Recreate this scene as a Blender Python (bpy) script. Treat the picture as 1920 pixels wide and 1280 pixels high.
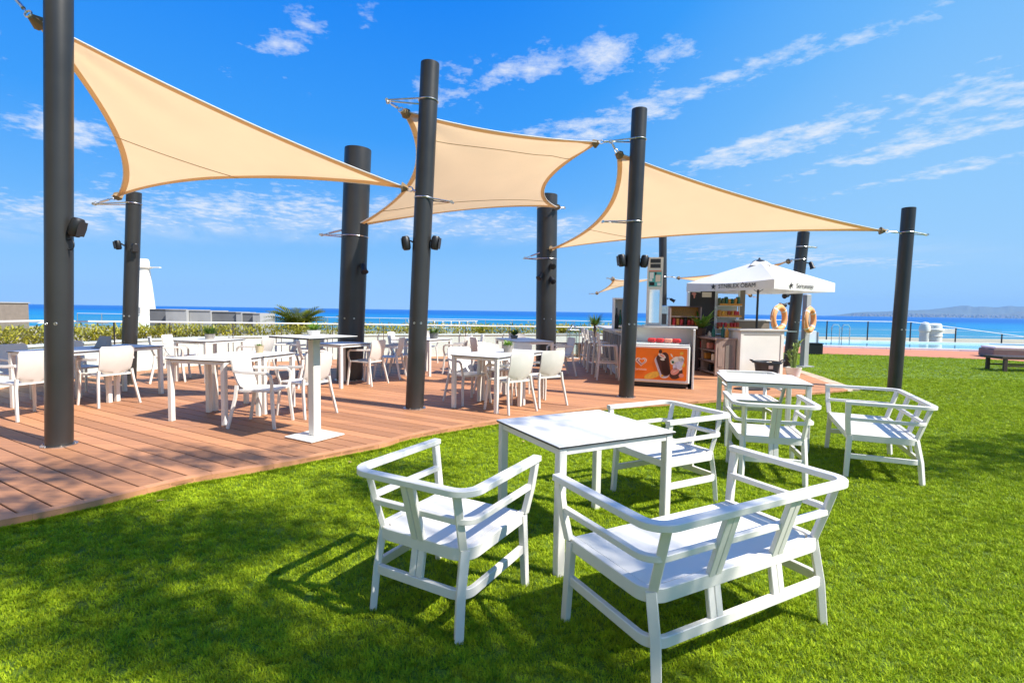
import bpy, bmesh, math, random
import numpy as np
from mathutils import Vector, Matrix
R = math.radians
rng = random.Random(7)
nrng = np.random.default_rng(7)
for o in list(bpy.data.objects):
    bpy.data.objects.remove(o)
scene = bpy.context.scene
COL = scene.collection

# ------------------------------------------------------------------ camera
CH = 1.47
ROLL = math.atan(0.01457)
PITCH = math.atan(57.4 * math.cos(ROLL) / 960.0)
cf = Vector((0, math.cos(PITCH), -math.sin(PITCH)))
cr0 = Vector((1, 0, 0)); cu0 = cr0.cross(cf)
cr = cr0 * math.cos(ROLL) + cu0 * math.sin(ROLL)
cu = -cr0 * math.sin(ROLL) + cu0 * math.cos(ROLL)
cam_d = bpy.data.cameras.new('camera')
cam = bpy.data.objects.new('camera', cam_d); COL.objects.link(cam)
cam_d.lens = 18.0; cam_d.sensor_width = 36.0
cam_d.clip_start = 0.05; cam_d.clip_end = 40000
m = Matrix((cr, cu, -cf)).transposed().to_4x4()
m.translation = Vector((0, 0, CH))
cam.matrix_world = m
scene.camera = cam

# ------------------------------------------------------------------ light and exposure
SUN_EL = R(48); SUN_H = Vector((0.91, -0.41, 0)).normalized()
sun_vec = Vector((SUN_H.x * math.cos(SUN_EL), SUN_H.y * math.cos(SUN_EL), math.sin(SUN_EL)))
sd = bpy.data.lights.new('sun', 'SUN'); sd.energy = 4.6; sd.angle = R(0.55); sd.color = (1.0, 0.955, 0.88)
so = bpy.data.objects.new('sun', sd); COL.objects.link(so)
so.rotation_euler = (-sun_vec).to_track_quat('-Z', 'Y').to_euler()
so.location = (6, -4, 9)

world = bpy.data.worlds.new('World'); scene.world = world; world.use_nodes = True
wn = world.node_tree.nodes; wl = world.node_tree.links
wn.clear()
def W(t, **k):
    n = wn.new(t)
    for a, b in k.items(): setattr(n, a, b)
    return n
def wmath(op, a, b=None, clamp=False):
    n = W('ShaderNodeMath', operation=op, use_clamp=clamp)
    for i, v in enumerate((a, b)):
        if v is None: continue
        if isinstance(v, (int, float)): n.inputs[i].default_value = v
        else: wl.new(v, n.inputs[i])
    return n.outputs[0]
sky = W('ShaderNodeTexSky', sky_type='NISHITA', sun_disc=False)
sky.sun_elevation = SUN_EL
sky.sun_rotation = math.atan2(SUN_H.x, SUN_H.y)
sky.altitude = 0; sky.air_density = 1.0; sky.dust_density = 0.4; sky.ozone_density = 1.6
tint = W('ShaderNodeMix', data_type='RGBA', blend_type='MULTIPLY')
tint.inputs['Factor'].default_value = 1.0
tint.inputs['B'].default_value = (0.75, 1.05, 1.25, 1)
wl.new(sky.outputs[0], tint.inputs['A'])
tc = W('ShaderNodeTexCoord'); sep = W('ShaderNodeSeparateXYZ')
wl.new(tc.outputs['Generated'], sep.inputs[0])
zc = wmath('MAXIMUM', sep.outputs[2], 0.0)
zz = wmath('ADD', zc, 0.05)
px_ = wmath('DIVIDE', sep.outputs[0], zz); py_ = wmath('DIVIDE', sep.outputs[1], zz)
# clear Mediterranean blue, deepening with height, blended with the sky texture
ramp = W('ShaderNodeValToRGB'); re_ = ramp.color_ramp.elements
SKYC = [(0.0, (.40, .70, 1.0)), (0.05, (.31, .63, 1.0)), (0.15, (.14, .48, 1.0)), (0.30, (.03, .34, .99)), (0.5, (.0, .24, .95)), (1.0, (.003, .15, .78))]
while len(re_) < len(SKYC): re_.new(0.5)
for e_, (p_, c_) in zip(re_, SKYC): e_.position = p_; e_.color = (*c_, 1)
# paler toward the sun's side of the sky
sun_side = W('ShaderNodeMapRange', interpolation_type='SMOOTHSTEP'); sun_side.inputs['From Min'].default_value = -0.15; sun_side.inputs['From Max'].default_value = 0.65
wl.new(sep.outputs[0], sun_side.inputs[0])
wl.new(wmath('MULTIPLY', zc, wmath('SUBTRACT', 1.0, wmath('MULTIPLY', sun_side.outputs[0], 0.72))), ramp.inputs[0])
rsc = W('ShaderNodeMix', data_type='RGBA', blend_type='MULTIPLY'); rsc.inputs['Factor'].default_value = 1.0; rsc.inputs['B'].default_value = (8.3, 8.3, 8.3, 1)
wl.new(ramp.outputs[0], rsc.inputs['A'])
smx = W('ShaderNodeMix', data_type='RGBA'); smx.inputs['Factor'].default_value = 0.95
wl.new(tint.outputs['Result'], smx.inputs['A']); wl.new(rsc.outputs['Result'], smx.inputs['B'])
# streak coordinates on the cloud layer
sa = wmath('ADD', wmath('MULTIPLY', px_, 0.42), wmath('MULTIPLY', py_, -0.90))
sc = wmath('ADD', wmath('MULTIPLY', px_, 0.90), wmath('MULTIPLY', py_, 0.42))
cmb = W('ShaderNodeCombineXYZ')
wl.new(wmath('MULTIPLY', sa, 0.55), cmb.inputs[0]); wl.new(wmath('MULTIPLY', sc, 1.5), cmb.inputs[1])
n1 = W('ShaderNodeTexNoise'); n1.inputs['Scale'].default_value = 1.9; n1.inputs['Detail'].default_value = 6; n1.inputs['Roughness'].default_value = 0.62
n1.inputs['Distortion'].default_value = 0.35
wl.new(cmb.outputs[0], n1.inputs['Vector'])
cm2 = W('ShaderNodeCombineXYZ'); wl.new(px_, cm2.inputs[0]); wl.new(py_, cm2.inputs[1])
n2 = W('ShaderNodeTexNoise'); n2.inputs['Scale'].default_value = 8.0; n2.inputs['Detail'].default_value = 5; n2.inputs['Roughness'].default_value = 0.65
wl.new(cm2.outputs[0], n2.inputs['Vector'])
n3 = W('ShaderNodeTexNoise'); n3.inputs['Scale'].default_value = 0.55; n3.inputs['Detail'].default_value = 2
mp3 = W('ShaderNodeMapping'); mp3.inputs['Location'].default_value = (3.1, 7.7, 0)
wl.new(cm2.outputs[0], mp3.inputs[0]); wl.new(mp3.outputs[0], n3.inputs['Vector'])
def patch(cx, cy, ra, rb, ang, amt=1.0):
    # soft bank of cloud at a place on the cloud layer
    c, s = math.cos(ang), math.sin(ang)
    dx = wmath('SUBTRACT', px_, cx); dy = wmath('SUBTRACT', py_, cy)
    u = wmath('DIVIDE', wmath('ADD', wmath('MULTIPLY', dx, c), wmath('MULTIPLY', dy, s)), ra)
    v = wmath('DIVIDE', wmath('ADD', wmath('MULTIPLY', dx, -s), wmath('MULTIPLY', dy, c)), rb)
    q = wmath('ADD', wmath('MULTIPLY', u, u), wmath('MULTIPLY', v, v))
    g_ = wmath('POWER', 2.718, wmath('MULTIPLY', q, -1.0))
    return g_ if amt == 1.0 else wmath('MULTIPLY', g_, amt)
banks = [(1.55, 2.25, 0.95, 0.22, R(-58)), (2.0, 2.45, 1.0, 0.17, R(-62)), (0.62, 2.2, 0.75, 0.13, R(-52)), (0.32, 1.85, 0.34, 0.14, R(-20)),
         (1.25, 2.7, 0.4, 0.16, R(-40)), (-0.15, 2.05, 0.35, 0.18, R(-40)), (-0.75, 1.75, 0.35, 0.12, R(-30), 0.62), (1.95, 2.0, 0.55, 0.14, R(-55), 0.72), (1.05, 1.75, 0.3, 0.1, R(-50), 0.55), (2.3, 3.0, 0.9, 0.14, R(-60), 0.9),
         (-1.6, 4.3, 1.5, 1.0, 0.1), (-3.4, 4.2, 1.2, 0.8, 0), (0.2, 4.8, 1.6, 0.6, 0.1), (3.2, 6.0, 2.2, 0.7, 0.1), (-2.2, 2.5, 0.4, 0.25, 0.3), (0.05, 2.6, 0.5, 0.2, -0.4)]
bank = None
for b in banks:
    p = patch(*b); bank = p if bank is None else wmath('ADD', bank, p)
bank = wmath('MINIMUM', bank, 1.0)
dens = wmath('ADD', wmath('MULTIPLY', n1.outputs[0], 1.0), wmath('MULTIPLY', wmath('SUBTRACT', n2.outputs[0], 0.5), 1.2))
thr = wmath('SUBTRACT', 0.80, wmath('MULTIPLY', bank, 0.45))
thr = wmath('SUBTRACT', thr, wmath('MULTIPLY', wmath('SUBTRACT', n3.outputs[0], 0.5), 0.2))
cl = wmath('MULTIPLY', wmath('SUBTRACT', dens, thr), 2.6, clamp=True)
fade = wmath('MULTIPLY', sep.outputs[2], 14.0, clamp=True)
veil = wmath('ADD', patch(-2.6, 4.7, 3.0, 0.75, 0.05), wmath('MULTIPLY', patch(1.5, 5.0, 3.0, 0.5, 0.1), 0.7))
veil = wmath('MULTIPLY', veil, wmath('MULTIPLY', wmath('SUBTRACT', n1.outputs[0], 0.28), 1.5, clamp=True), clamp=True)
cl = wmath('MAXIMUM', wmath('MULTIPLY', cl, fade), veil)
cl = wmath('MULTIPLY', cl, 0.80)
cmix = W('ShaderNodeMix', data_type='RGBA')
wl.new(cl, cmix.inputs['Factor']); wl.new(smx.outputs['Result'], cmix.inputs['A'])
cmix.inputs['B'].default_value = (7.6, 7.9, 8.2, 1)
bg = W('ShaderNodeBackground'); bg.inputs['Strength'].default_value = 0.066
wl.new(cmix.outputs['Result'], bg.inputs['Color'])
world.cycles.sampling_method = 'NONE'
wo = W('ShaderNodeOutputWorld'); wl.new(bg.outputs[0], wo.inputs['Surface'])

scene.view_settings.view_transform = 'Standard'
scene.view_settings.look = 'None'
scene.view_settings.exposure = 0.85
scene.view_settings.gamma = 1.0
scene.view_settings.use_curve_mapping = False
try:
    scene.cycles.max_bounces = 6; scene.cycles.transparent_max_bounces = 12
except Exception: pass

# ------------------------------------------------------------------ materials
def mat(name, col, rough=0.5, var=0.0, vscale=6.0, bump=0.0, bscale=40.0, metallic=0.0, spec=None, random_tone=0.0, stretch=None, rotz=0.0):
    M = bpy.data.materials.new(name); M.use_nodes = True
    nt = M.node_tree; N = nt.nodes; L = nt.links
    p = N['Principled BSDF']
    p.inputs['Base Color'].default_value = (*col, 1); p.inputs['Roughness'].default_value = rough
    p.inputs['Metallic'].default_value = metallic
    if spec is not None: p.inputs['Specular IOR Level'].default_value = spec
    if var or bump or random_tone:
        t = N.new('ShaderNodeTexCoord'); mp = N.new('ShaderNodeMapping')
        L.new(t.outputs['Object'], mp.inputs[0])
        mp.inputs['Rotation'].default_value = (0, 0, rotz)
        if stretch: mp.inputs['Scale'].default_value = stretch
    src = None
    if var:
        no = N.new('ShaderNodeTexNoise'); no.inputs['Scale'].default_value = vscale; no.inputs['Detail'].default_value = 6
        L.new(mp.outputs[0], no.inputs['Vector'])
        mr = N.new('ShaderNodeMapRange'); mr.inputs['From Min'].default_value = 0.3; mr.inputs['From Max'].default_value = 0.7
        mr.inputs['To Min'].default_value = 1 - var; mr.inputs['To Max'].default_value = 1 + var
        L.new(no.outputs[0], mr.inputs[0]); src = mr.outputs[0]
        rr = N.new('ShaderNodeMapRange'); rr.inputs['To Min'].default_value = rough - 0.08; rr.inputs['To Max'].default_value = min(1, rough + 0.1)
        L.new(no.outputs[0], rr.inputs[0]); L.new(rr.outputs[0], p.inputs['Roughness'])
    if random_tone:
        oi = N.new('ShaderNodeObjectInfo'); mr2 = N.new('ShaderNodeMapRange')
        mr2.inputs['To Min'].default_value = 1 - random_tone; mr2.inputs['To Max'].default_value = 1 + random_tone
        L.new(oi.outputs['Random'], mr2.inputs[0])
        if src:
            mu = N.new('ShaderNodeMath'); mu.operation = 'MULTIPLY'; L.new(src, mu.inputs[0]); L.new(mr2.outputs[0], mu.inputs[1]); src = mu.outputs[0]
        else: src = mr2.outputs[0]
    if src:
        mx = N.new('ShaderNodeMix'); mx.data_type = 'RGBA'; mx.blend_type = 'MULTIPLY'; mx.inputs['Factor'].default_value = 1
        mx.inputs['A'].default_value = (*col, 1); L.new(src, mx.inputs['B']); L.new(mx.outputs['Result'], p.inputs['Base Color'])
    if bump:
        nb = N.new('ShaderNodeTexNoise'); nb.inputs['Scale'].default_value = bscale; nb.inputs['Detail'].default_value = 4
        L.new(mp.outputs[0], nb.inputs['Vector'])
        bp = N.new('ShaderNodeBump'); bp.inputs['Strength'].default_value = bump; bp.inputs['Distance'].default_value = 0.01
        L.new(nb.outputs[0], bp.inputs['Height']); L.new(bp.outputs[0], p.inputs['Normal'])
    return M

def leaf_mat(name, col, col2=None, trans=0.35, rough=0.5):
    M = bpy.data.materials.new(name); M.use_nodes = True
    nt = M.node_tree; N = nt.nodes; L = nt.links
    p = N['Principled BSDF']; out = N['Material Output']
    p.inputs['Roughness'].default_value = rough
    geo = N.new('ShaderNodeNewGeometry'); rp = N.new('ShaderNodeMix'); rp.data_type = 'RGBA'
    c2 = col2 or tuple(c * 1.5 for c in col)
    rp.inputs['A'].default_value = (*col, 1); rp.inputs['B'].default_value = (*c2, 1)
    L.new(geo.outputs['Random Per Island'], rp.inputs['Factor'])
    L.new(rp.outputs['Result'], p.inputs['Base Color'])
    tr = N.new('ShaderNodeBsdfTranslucent'); L.new(rp.outputs['Result'], tr.inputs['Color'])
    mx = N.new('ShaderNodeMixShader'); mx.inputs[0].default_value = trans
    L.new(p.outputs[0], mx.inputs[1]); L.new(tr.outputs[0], mx.inputs[2]); L.new(mx.outputs[0], out.inputs['Surface'])
    return M

def tone_patches(M, scale, lo, hi):
    nt = M.node_tree; N = nt.nodes; L = nt.links; p = N['Principled BSDF']; p.inputs['Specular IOR Level'].default_value = 0.12
    rp = [n for n in N if n.type == 'MIX'][0]; geo = [n for n in N if n.type == 'NEW_GEOMETRY'][0]
    no = N.new('ShaderNodeTexNoise'); no.inputs['Scale'].default_value = scale; no.inputs['Detail'].default_value = 5; L.new(geo.outputs['Position'], no.inputs['Vector'])
    mr = N.new('ShaderNodeMapRange'); mr.inputs['From Min'].default_value = .35; mr.inputs['From Max'].default_value = .65; mr.inputs['To Min'].default_value = lo; mr.inputs['To Max'].default_value = hi; L.new(no.outputs[0], mr.inputs[0])
    mx = N.new('ShaderNodeMix'); mx.data_type = 'RGBA'; mx.blend_type = 'MULTIPLY'; mx.inputs['Factor'].default_value = 1
    L.new(rp.outputs['Result'], mx.inputs['A']); L.new(mr.outputs[0], mx.inputs['B'])
    L.new(mx.outputs['Result'], p.inputs['Base Color']); L.new(mx.outputs['Result'], [n for n in N if n.type == 'BSDF_TRANSLUCENT'][0].inputs['Color'])
def cloth_mat(name, col, trans=0.5, weave=900):
    M = bpy.data.materials.new(name); M.use_nodes = True
    nt = M.node_tree; N = nt.nodes; L = nt.links
    p = N['Principled BSDF']; out = N['Material Output']
    p.inputs['Roughness'].default_value = 0.85; p.inputs['Specular IOR Level'].default_value = 0.1
    t = N.new('ShaderNodeTexCoord'); no = N.new('ShaderNodeTexNoise'); no.inputs['Scale'].default_value = 1.3; no.inputs['Detail'].default_value = 5
    L.new(t.outputs['Object'], no.inputs['Vector'])
    mr = N.new('ShaderNodeMapRange'); mr.inputs['To Min'].default_value = 0.93; mr.inputs['To Max'].default_value = 1.07; L.new(no.outputs[0], mr.inputs[0])
    mx = N.new('ShaderNodeMix'); mx.data_type = 'RGBA'; mx.blend_type = 'MULTIPLY'; mx.inputs['Factor'].default_value = 1
    mx.inputs['A'].default_value = (*col, 1); L.new(mr.outputs[0], mx.inputs['B']); L.new(mx.outputs['Result'], p.inputs['Base Color'])
    tr = N.new('ShaderNodeBsdfTranslucent'); L.new(mx.outputs['Result'], tr.inputs['Color'])
    ms = N.new('ShaderNodeMixShader'); ms.inputs[0].default_value = trans
    L.new(p.outputs[0], ms.inputs[1]); L.new(tr.outputs[0], ms.inputs[2]); L.new(ms.outputs[0], out.inputs['Surface'])
    return M

def glass_mat(name, tintc, a):
    M = bpy.data.materials.new(name); M.use_nodes = True
    nt = M.node_tree; N = nt.nodes; L = nt.links
    out = N['Material Output']; N.remove(N['Principled BSDF'])
    tr = N.new('ShaderNodeBsdfTransparent'); tr.inputs[0].default_value = (*tintc, 1)
    gl = N.new('ShaderNodeBsdfGlossy'); gl.inputs['Roughness'].default_value = 0.03
    fr = N.new('ShaderNodeLayerWeight'); fr.inputs[0].default_value = 0.5
    pw = N.new('ShaderNodeMath'); pw.operation = 'POWER'; pw.inputs[1].default_value = 5.0; L.new(fr.outputs['Facing'], pw.inputs[0])
    ad = N.new('ShaderNodeMath'); ad.operation = 'MULTIPLY_ADD'; ad.inputs[1].default_value = 0.5; ad.inputs[2].default_value = a; L.new(pw.outputs[0], ad.inputs[0])
    ms = N.new('ShaderNodeMixShader'); L.new(ad.outputs[0], ms.inputs[0]); L.new(tr.outputs[0], ms.inputs[1]); L.new(gl.outputs[0], ms.inputs[2])
    L.new(ms.outputs[0], out.inputs['Surface'])
    return M

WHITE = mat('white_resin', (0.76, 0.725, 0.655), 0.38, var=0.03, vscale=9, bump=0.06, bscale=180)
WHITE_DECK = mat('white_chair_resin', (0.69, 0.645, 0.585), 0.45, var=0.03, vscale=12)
TOPW = mat('table_laminate', (0.74, 0.71, 0.665), 0.5, var=0.04, vscale=4)
CORE = mat('laminate_black_core', (0.03, 0.03, 0.033), 0.5)
POLE = mat('grey_pole_paint', (0.056, 0.054, 0.052), 0.36, var=0.12, vscale=2.0, bump=0.03, bscale=30, metallic=0.55)
STEEL = mat('stainless_steel', (0.62, 0.60, 0.57), 0.28, var=0.12, vscale=20, metallic=1.0)
DARKM = mat('dark_metal', (0.025, 0.025, 0.028), 0.45, var=0.1)
BLACKP = mat('black_plastic', (0.012, 0.012, 0.013), 0.45, var=0.15, vscale=15)
SAIL = cloth_mat('sand_sailcloth', (0.85, 0.60, 0.335), 0.56)
HEM = cloth_mat('sailcloth_hem', (0.74, 0.52, 0.29), 0.40)
SEAM = cloth_mat('sail_seam', (0.42, 0.28, 0.14), 0.25)
WEBB = mat('sail_webbing', (0.20, 0.14, 0.07), 0.8)
PARA = cloth_mat('white_parasol_cloth', (0.82, 0.80, 0.76), 0.22)
DECKM = mat('deck_composite', (0.44, 0.20, 0.092), 0.62, var=0.16, vscale=5, bump=0.12, bscale=60, random_tone=0.20, stretch=(0.25, 6, 6), rotz=R(30))
DECKE = mat('deck_edging', (0.53, 0.245, 0.115), 0.62, var=0.12, vscale=7, bump=0.12, bscale=50, random_tone=0.06)
DECKB = mat('deck_substructure', (0.035, 0.022, 0.016), 0.9)
PLASTER = mat('white_plaster', (0.76, 0.72, 0.65), 0.85, var=0.05, vscale=2.2, bump=0.12, bscale=60)
BLEAF = leaf_mat('turf_blades', (0.155, 0.285, 0.006), (0.44, 0.53, 0.018), 0.12, 0.6)
tone_patches(BLEAF, 13.0, .74, 1.16)
SOIL = mat('dry_soil', (0.42, 0.33, 0.20), 0.95, var=0.3, vscale=3, bump=0.5, bscale=20)
HEDGE = leaf_mat('hedge_leaves', (0.22, 0.22, 0.015), (0.60, 0.50, 0.05), 0.35)
PALML = leaf_mat('cycad_leaf', (0.06, 0.11, 0.010), (0.28, 0.28, 0.03), 0.3)
GREENL = leaf_mat('pot_plant_leaf', (0.045, 0.11, 0.012), (0.13, 0.21, 0.025), 0.3)
LIME = leaf_mat('bright_leaf', (0.10, 0.25, 0.015), (0.26, 0.40, 0.05), 0.35)
CACT = leaf_mat('euphorbia_leaf', (0.13, 0.23, 0.03), (0.38, 0.47, 0.16), 0.3)
BARK = mat('bark', (0.13, 0.09, 0.06), 0.9, var=0.3, vscale=8, bump=0.6, bscale=18)
POTG = mat('grey_pot', (0.30, 0.27, 0.24), 0.7, var=0.12, vscale=18)
POTW = mat('pale_pot', (0.72, 0.70, 0.67), 0.6, var=0.05)
POTT = mat('tan_pot', (0.45, 0.36, 0.22), 0.75, var=0.15, vscale=15)
CONC = mat('pale_concrete', (0.33, 0.33, 0.325), 0.85, var=0.12, vscale=1.2, bump=0.15, bscale=20)
CONCD = mat('grey_concrete', (0.15, 0.152, 0.155), 0.85, var=0.15, vscale=1.0, bump=0.15, bscale=20)
SANDM = mat('sand', (0.46, 0.38, 0.26), 0.95, var=0.15, vscale=0.15)
TERRA = mat('terracotta_paving', (0.50, 0.19, 0.095), 0.8, var=0.10, vscale=1.5, random_tone=0.06)
PALEP = mat('pale_paving', (0.50, 0.39, 0.28), 0.85, var=0.2, vscale=14, random_tone=0.08)
POOLW = mat('pool_water', (0.22, 0.55, 0.62), 0.06, var=0.05, vscale=2, bump=0.15, bscale=3)
COPING = mat('pool_coping', (0.78, 0.78, 0.76), 0.6, var=0.04)
DWOOD = mat('dark_wood', (0.07, 0.038, 0.026), 0.55, var=0.25, vscale=6, stretch=(1, 8, 8))
PINKW = mat('weathered_wood', (0.34, 0.24, 0.19), 0.75, var=0.2, vscale=5, stretch=(6, 6, 1))
GREYW = mat('grey_counter', (0.50, 0.47, 0.43), 0.5, var=0.10, vscale=6)
BROWN = mat('brown_panel', (0.020, 0.010, 0.008), 0.5, var=0.2, vscale=4)
TAUPE = mat('taupe_panel', (0.22, 0.18, 0.145), 0.7, var=0.12, vscale=4)
ORANGE = mat('freezer_orange', (0.88, 0.17, 0.008), 0.35, var=0.14, vscale=1.6)
CHOC = mat('chocolate', (0.075, 0.018, 0.012), 0.4, var=0.1)
CREAM = mat('cream', (0.80, 0.66, 0.52), 0.5, var=0.08)
LILAC = mat('pale_lilac', (0.62, 0.55, 0.62), 0.5, var=0.12, vscale=20)
ROSE = mat('rose', (0.75, 0.27, 0.19), 0.5, var=0.1)
PURPLE = mat('plum', (0.22, 0.06, 0.13), 0.5)
YELLOW = mat('yellow_print', (0.80, 0.42, 0.04), 0.5, var=0.15, vscale=20)
REDP = mat('red_pack', (0.55, 0.025, 0.03), 0.4, var=0.2, vscale=30)
GREENB = mat('green_glass', (0.012, 0.10, 0.055), 0.15)
AMBER = mat('amber_snack', (0.60, 0.25, 0.03), 0.45, var=0.25, vscale=30)
OLIVE = mat('olive_pack', (0.09, 0.11, 0.03), 0.45, var=0.25, vscale=30)
TEAL = mat('teal_print', (0.10, 0.42, 0.40), 0.5, var=0.2, vscale=14)
MIRROR = mat('mirror_panel', (0.75, 0.80, 0.84), 0.05, metallic=1.0)
RINGO = mat('lifebuoy_orange', (0.82, 0.36, 0.14), 0.55, var=0.08)
INK = mat('ink', (0.02, 0.018, 0.016), 0.7)
RUST = mat('rust_red', (0.40, 0.06, 0.03), 0.6)
CUSH = mat('lounger_cushion', (0.80, 0.79, 0.77), 0.8, var=0.03)
GLASS = glass_mat('clear_glass', (0.93, 0.97, 0.97), 0.02)
FARG = glass_mat('far_glass', (0.92, 0.96, 0.96), 0.03)
BINM = mat('bin_grey', (0.055, 0.06, 0.064), 0.55, var=0.15)

# ------------------------------------------------------------------ mesh helpers
class MB:
    def __init__(s): s.v = []; s.f = []
    def add(s, vs, fs):
        b = len(s.v); s.v += [tuple(x) for x in vs]; s.f += [tuple(b + i for i in f) for f in fs]
    def box(s, c, d, rz=0.0, ch=0.0, M=None):
        x, y, z = (k / 2 for k in d)
        if ch > 0:
            sec = [(x - ch, -y), (x, -y + ch), (x, y - ch), (x - ch, y), (-x + ch, y), (-x, y - ch), (-x, -y + ch), (-x + ch, -y)]
            sec2 = [(a * (1 - ch / x), b * (1 - ch / y)) for a, b in sec]
            vs = [(a, b, -z) for a, b in sec2] + [(a, b, -z + ch) for a, b in sec] + [(a, b, z - ch) for a, b in sec] + [(a, b, z) for a, b in sec2]
            fs = [tuple(range(7, -1, -1)), tuple(range(24, 32))]
            for r in range(3):
                for i in range(8):
                    j = (i + 1) % 8; fs.append((r * 8 + i, r * 8 + j, r * 8 + 8 + j, r * 8 + 8 + i))
        else:
            vs = [(-x, -y, -z), (x, -y, -z), (x, y, -z), (-x, y, -z), (-x, -y, z), (x, -y, z), (x, y, z), (-x, y, z)]
            fs = [(0, 3, 2, 1), (4, 5, 6, 7), (0, 1, 5, 4), (1, 2, 6, 5), (2, 3, 7, 6), (3, 0, 4, 7)]
        T = Matrix.Translation(Vector(c)) @ (M.to_4x4() if M is not None else Matrix.Rotation(rz, 4, 'Z'))
        s.add([T @ Vector(v) for v in vs], fs); return s
    def sweep(s, path, w, h, up=(0, 0, 1), ch=0.004, closed=False, taper=None):
        P = [Vector(p) for p in path]; n = len(P); up = Vector(up)
        a, b = w / 2, h / 2
        if ch > 0: sec = [(a - ch, -b), (a, -b + ch), (a, b - ch), (a - ch, b), (-a + ch, b), (-a, b - ch), (-a, -b + ch), (-a + ch, -b)]
        else: sec = [(a, -b), (a, b), (-a, b), (-a, -b)]
        k = len(sec); vs = []
        for i in range(n):
            if closed: t = (P[(i + 1) % n] - P[i - 1])
            else: t = P[min(i + 1, n - 1)] - P[max(i - 1, 0)]
            t.normalize(); sd_ = t.cross(up)
            if sd_.length < 1e-5: sd_ = t.cross(Vector((0, 1, 0)))
            sd_.normalize(); u2 = sd_.cross(t)
            q = 1.0 if taper is None else 1 + (taper - 1) * i / (n - 1)
            for (x, y) in sec: vs.append(P[i] + sd_ * x * q + u2 * y * q)
        fs = []
        for i in range(n if closed else n - 1):
            for j in range(k):
                a0 = i * k + j; a1 = i * k + (j + 1) % k; b0 = ((i + 1) % n) * k + j; b1 = ((i + 1) % n) * k + (j + 1) % k
                fs.append((a0, a1, b1, b0))
        if not closed: fs += [tuple(range(k - 1, -1, -1)), tuple((n - 1) * k + j for j in range(k))]
        s.add(vs, fs); return s
    def tube(s, path, r, n=10, r1=None, cap=True):
        P = [Vector(p) for p in path]; m_ = len(P); vs = []; fs = []
        ref = Vector((0, 0, 1))
        for i in range(m_):
            t = (P[min(i + 1, m_ - 1)] - P[max(i - 1, 0)]).normalized()
            a = t.cross(ref)
            if a.length < 1e-3: a = t.cross(Vector((1, 0, 0)))
            a.normalize(); b = t.cross(a)
            rr = r if r1 is None else r + (r1 - r) * i / (m_ - 1)
            for j in range(n):
                an = 2 * math.pi * j / n; vs.append(P[i] + a * math.cos(an) * rr + b * math.sin(an) * rr)
        for i in range(m_ - 1):
            for j in range(n):
                fs.append((i * n + j, i * n + (j + 1) % n, (i + 1) * n + (j + 1) % n, (i + 1) * n + j))
        if cap: fs += [tuple(range(n - 1, -1, -1)), tuple((m_ - 1) * n + j for j in range(n))]
        s.add(vs, fs); return s
    def lathe(s, prof, c=(0, 0, 0), n=24, sx=1.0, sy=1.0):
        vs = []; fs = []; k = len(prof)
        for (r, z) in prof:
            for j in range(n):
                a = 2 * math.pi * j / n; vs.append((c[0] + r * math.cos(a) * sx, c[1] + r * math.sin(a) * sy, c[2] + z))
        for i in range(k - 1):
            for j in range(n): fs.append((i * n + j, i * n + (j + 1) % n, (i + 1) * n + (j + 1) % n, (i + 1) * n + j))
        if prof[0][0] > 1e-6: fs.append(tuple(range(n - 1, -1, -1)))
        if prof[-1][0] > 1e-6: fs.append(tuple((k - 1) * n + j for j in range(n)))
        s.add(vs, fs); return s
    def torus(s, c, Rr, r, axis=(0, 0, 1), n=20, k=8):
        M = Vector((0, 0, 1)).rotation_difference(Vector(axis)).to_matrix(); vs = []; fs = []
        for i in range(n):
            a = 2 * math.pi * i / n
            for j in range(k):
                b = 2 * math.pi * j / k
                p = Vector(((Rr + r * math.cos(b)) * math.cos(a), (Rr + r * math.cos(b)) * math.sin(a), r * math.sin(b)))
                vs.append(M @ p + Vector(c))
        for i in range(n):
            for j in range(k): fs.append((i * k + j, ((i + 1) % n) * k + j, ((i + 1) % n) * k + (j + 1) % k, i * k + (j + 1) % k))
        s.add(vs, fs); return s
    def prism(s, poly, z0, z1):
        n = len(poly)
        ar = sum(poly[i][0] * poly[(i + 1) % n][1] - poly[(i + 1) % n][0] * poly[i][1] for i in range(n))
        if ar < 0: poly = poly[::-1]
        vs = [(x, y, z0) for x, y in poly] + [(x, y, z1) for x, y in poly]
        fs = [tuple(range(n - 1, -1, -1)), tuple(range(n, 2 * n))] + [(i, (i + 1) % n, n + (i + 1) % n, n + i) for i in range(n)]
        s.add(vs, fs); return s
    def card(s, poly, T, th=0.002):
        # flat print cut to an outline, laid in the local XZ plane of T (faces -Y)
        n = len(poly)
        ar = sum(poly[i][0] * poly[(i + 1) % n][1] - poly[(i + 1) % n][0] * poly[i][1] for i in range(n))
        if ar < 0: poly = poly[::-1]
        vs = [T @ Vector((x, -th, z)) for x, z in poly] + [T @ Vector((x, 0, z)) for x, z in poly]
        fs = [tuple(range(n)), tuple(range(2 * n - 1, n - 1, -1))] + [(i, n + i, n + (i + 1) % n, (i + 1) % n) for i in range(n)]
        s.add(vs, fs); return s
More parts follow.
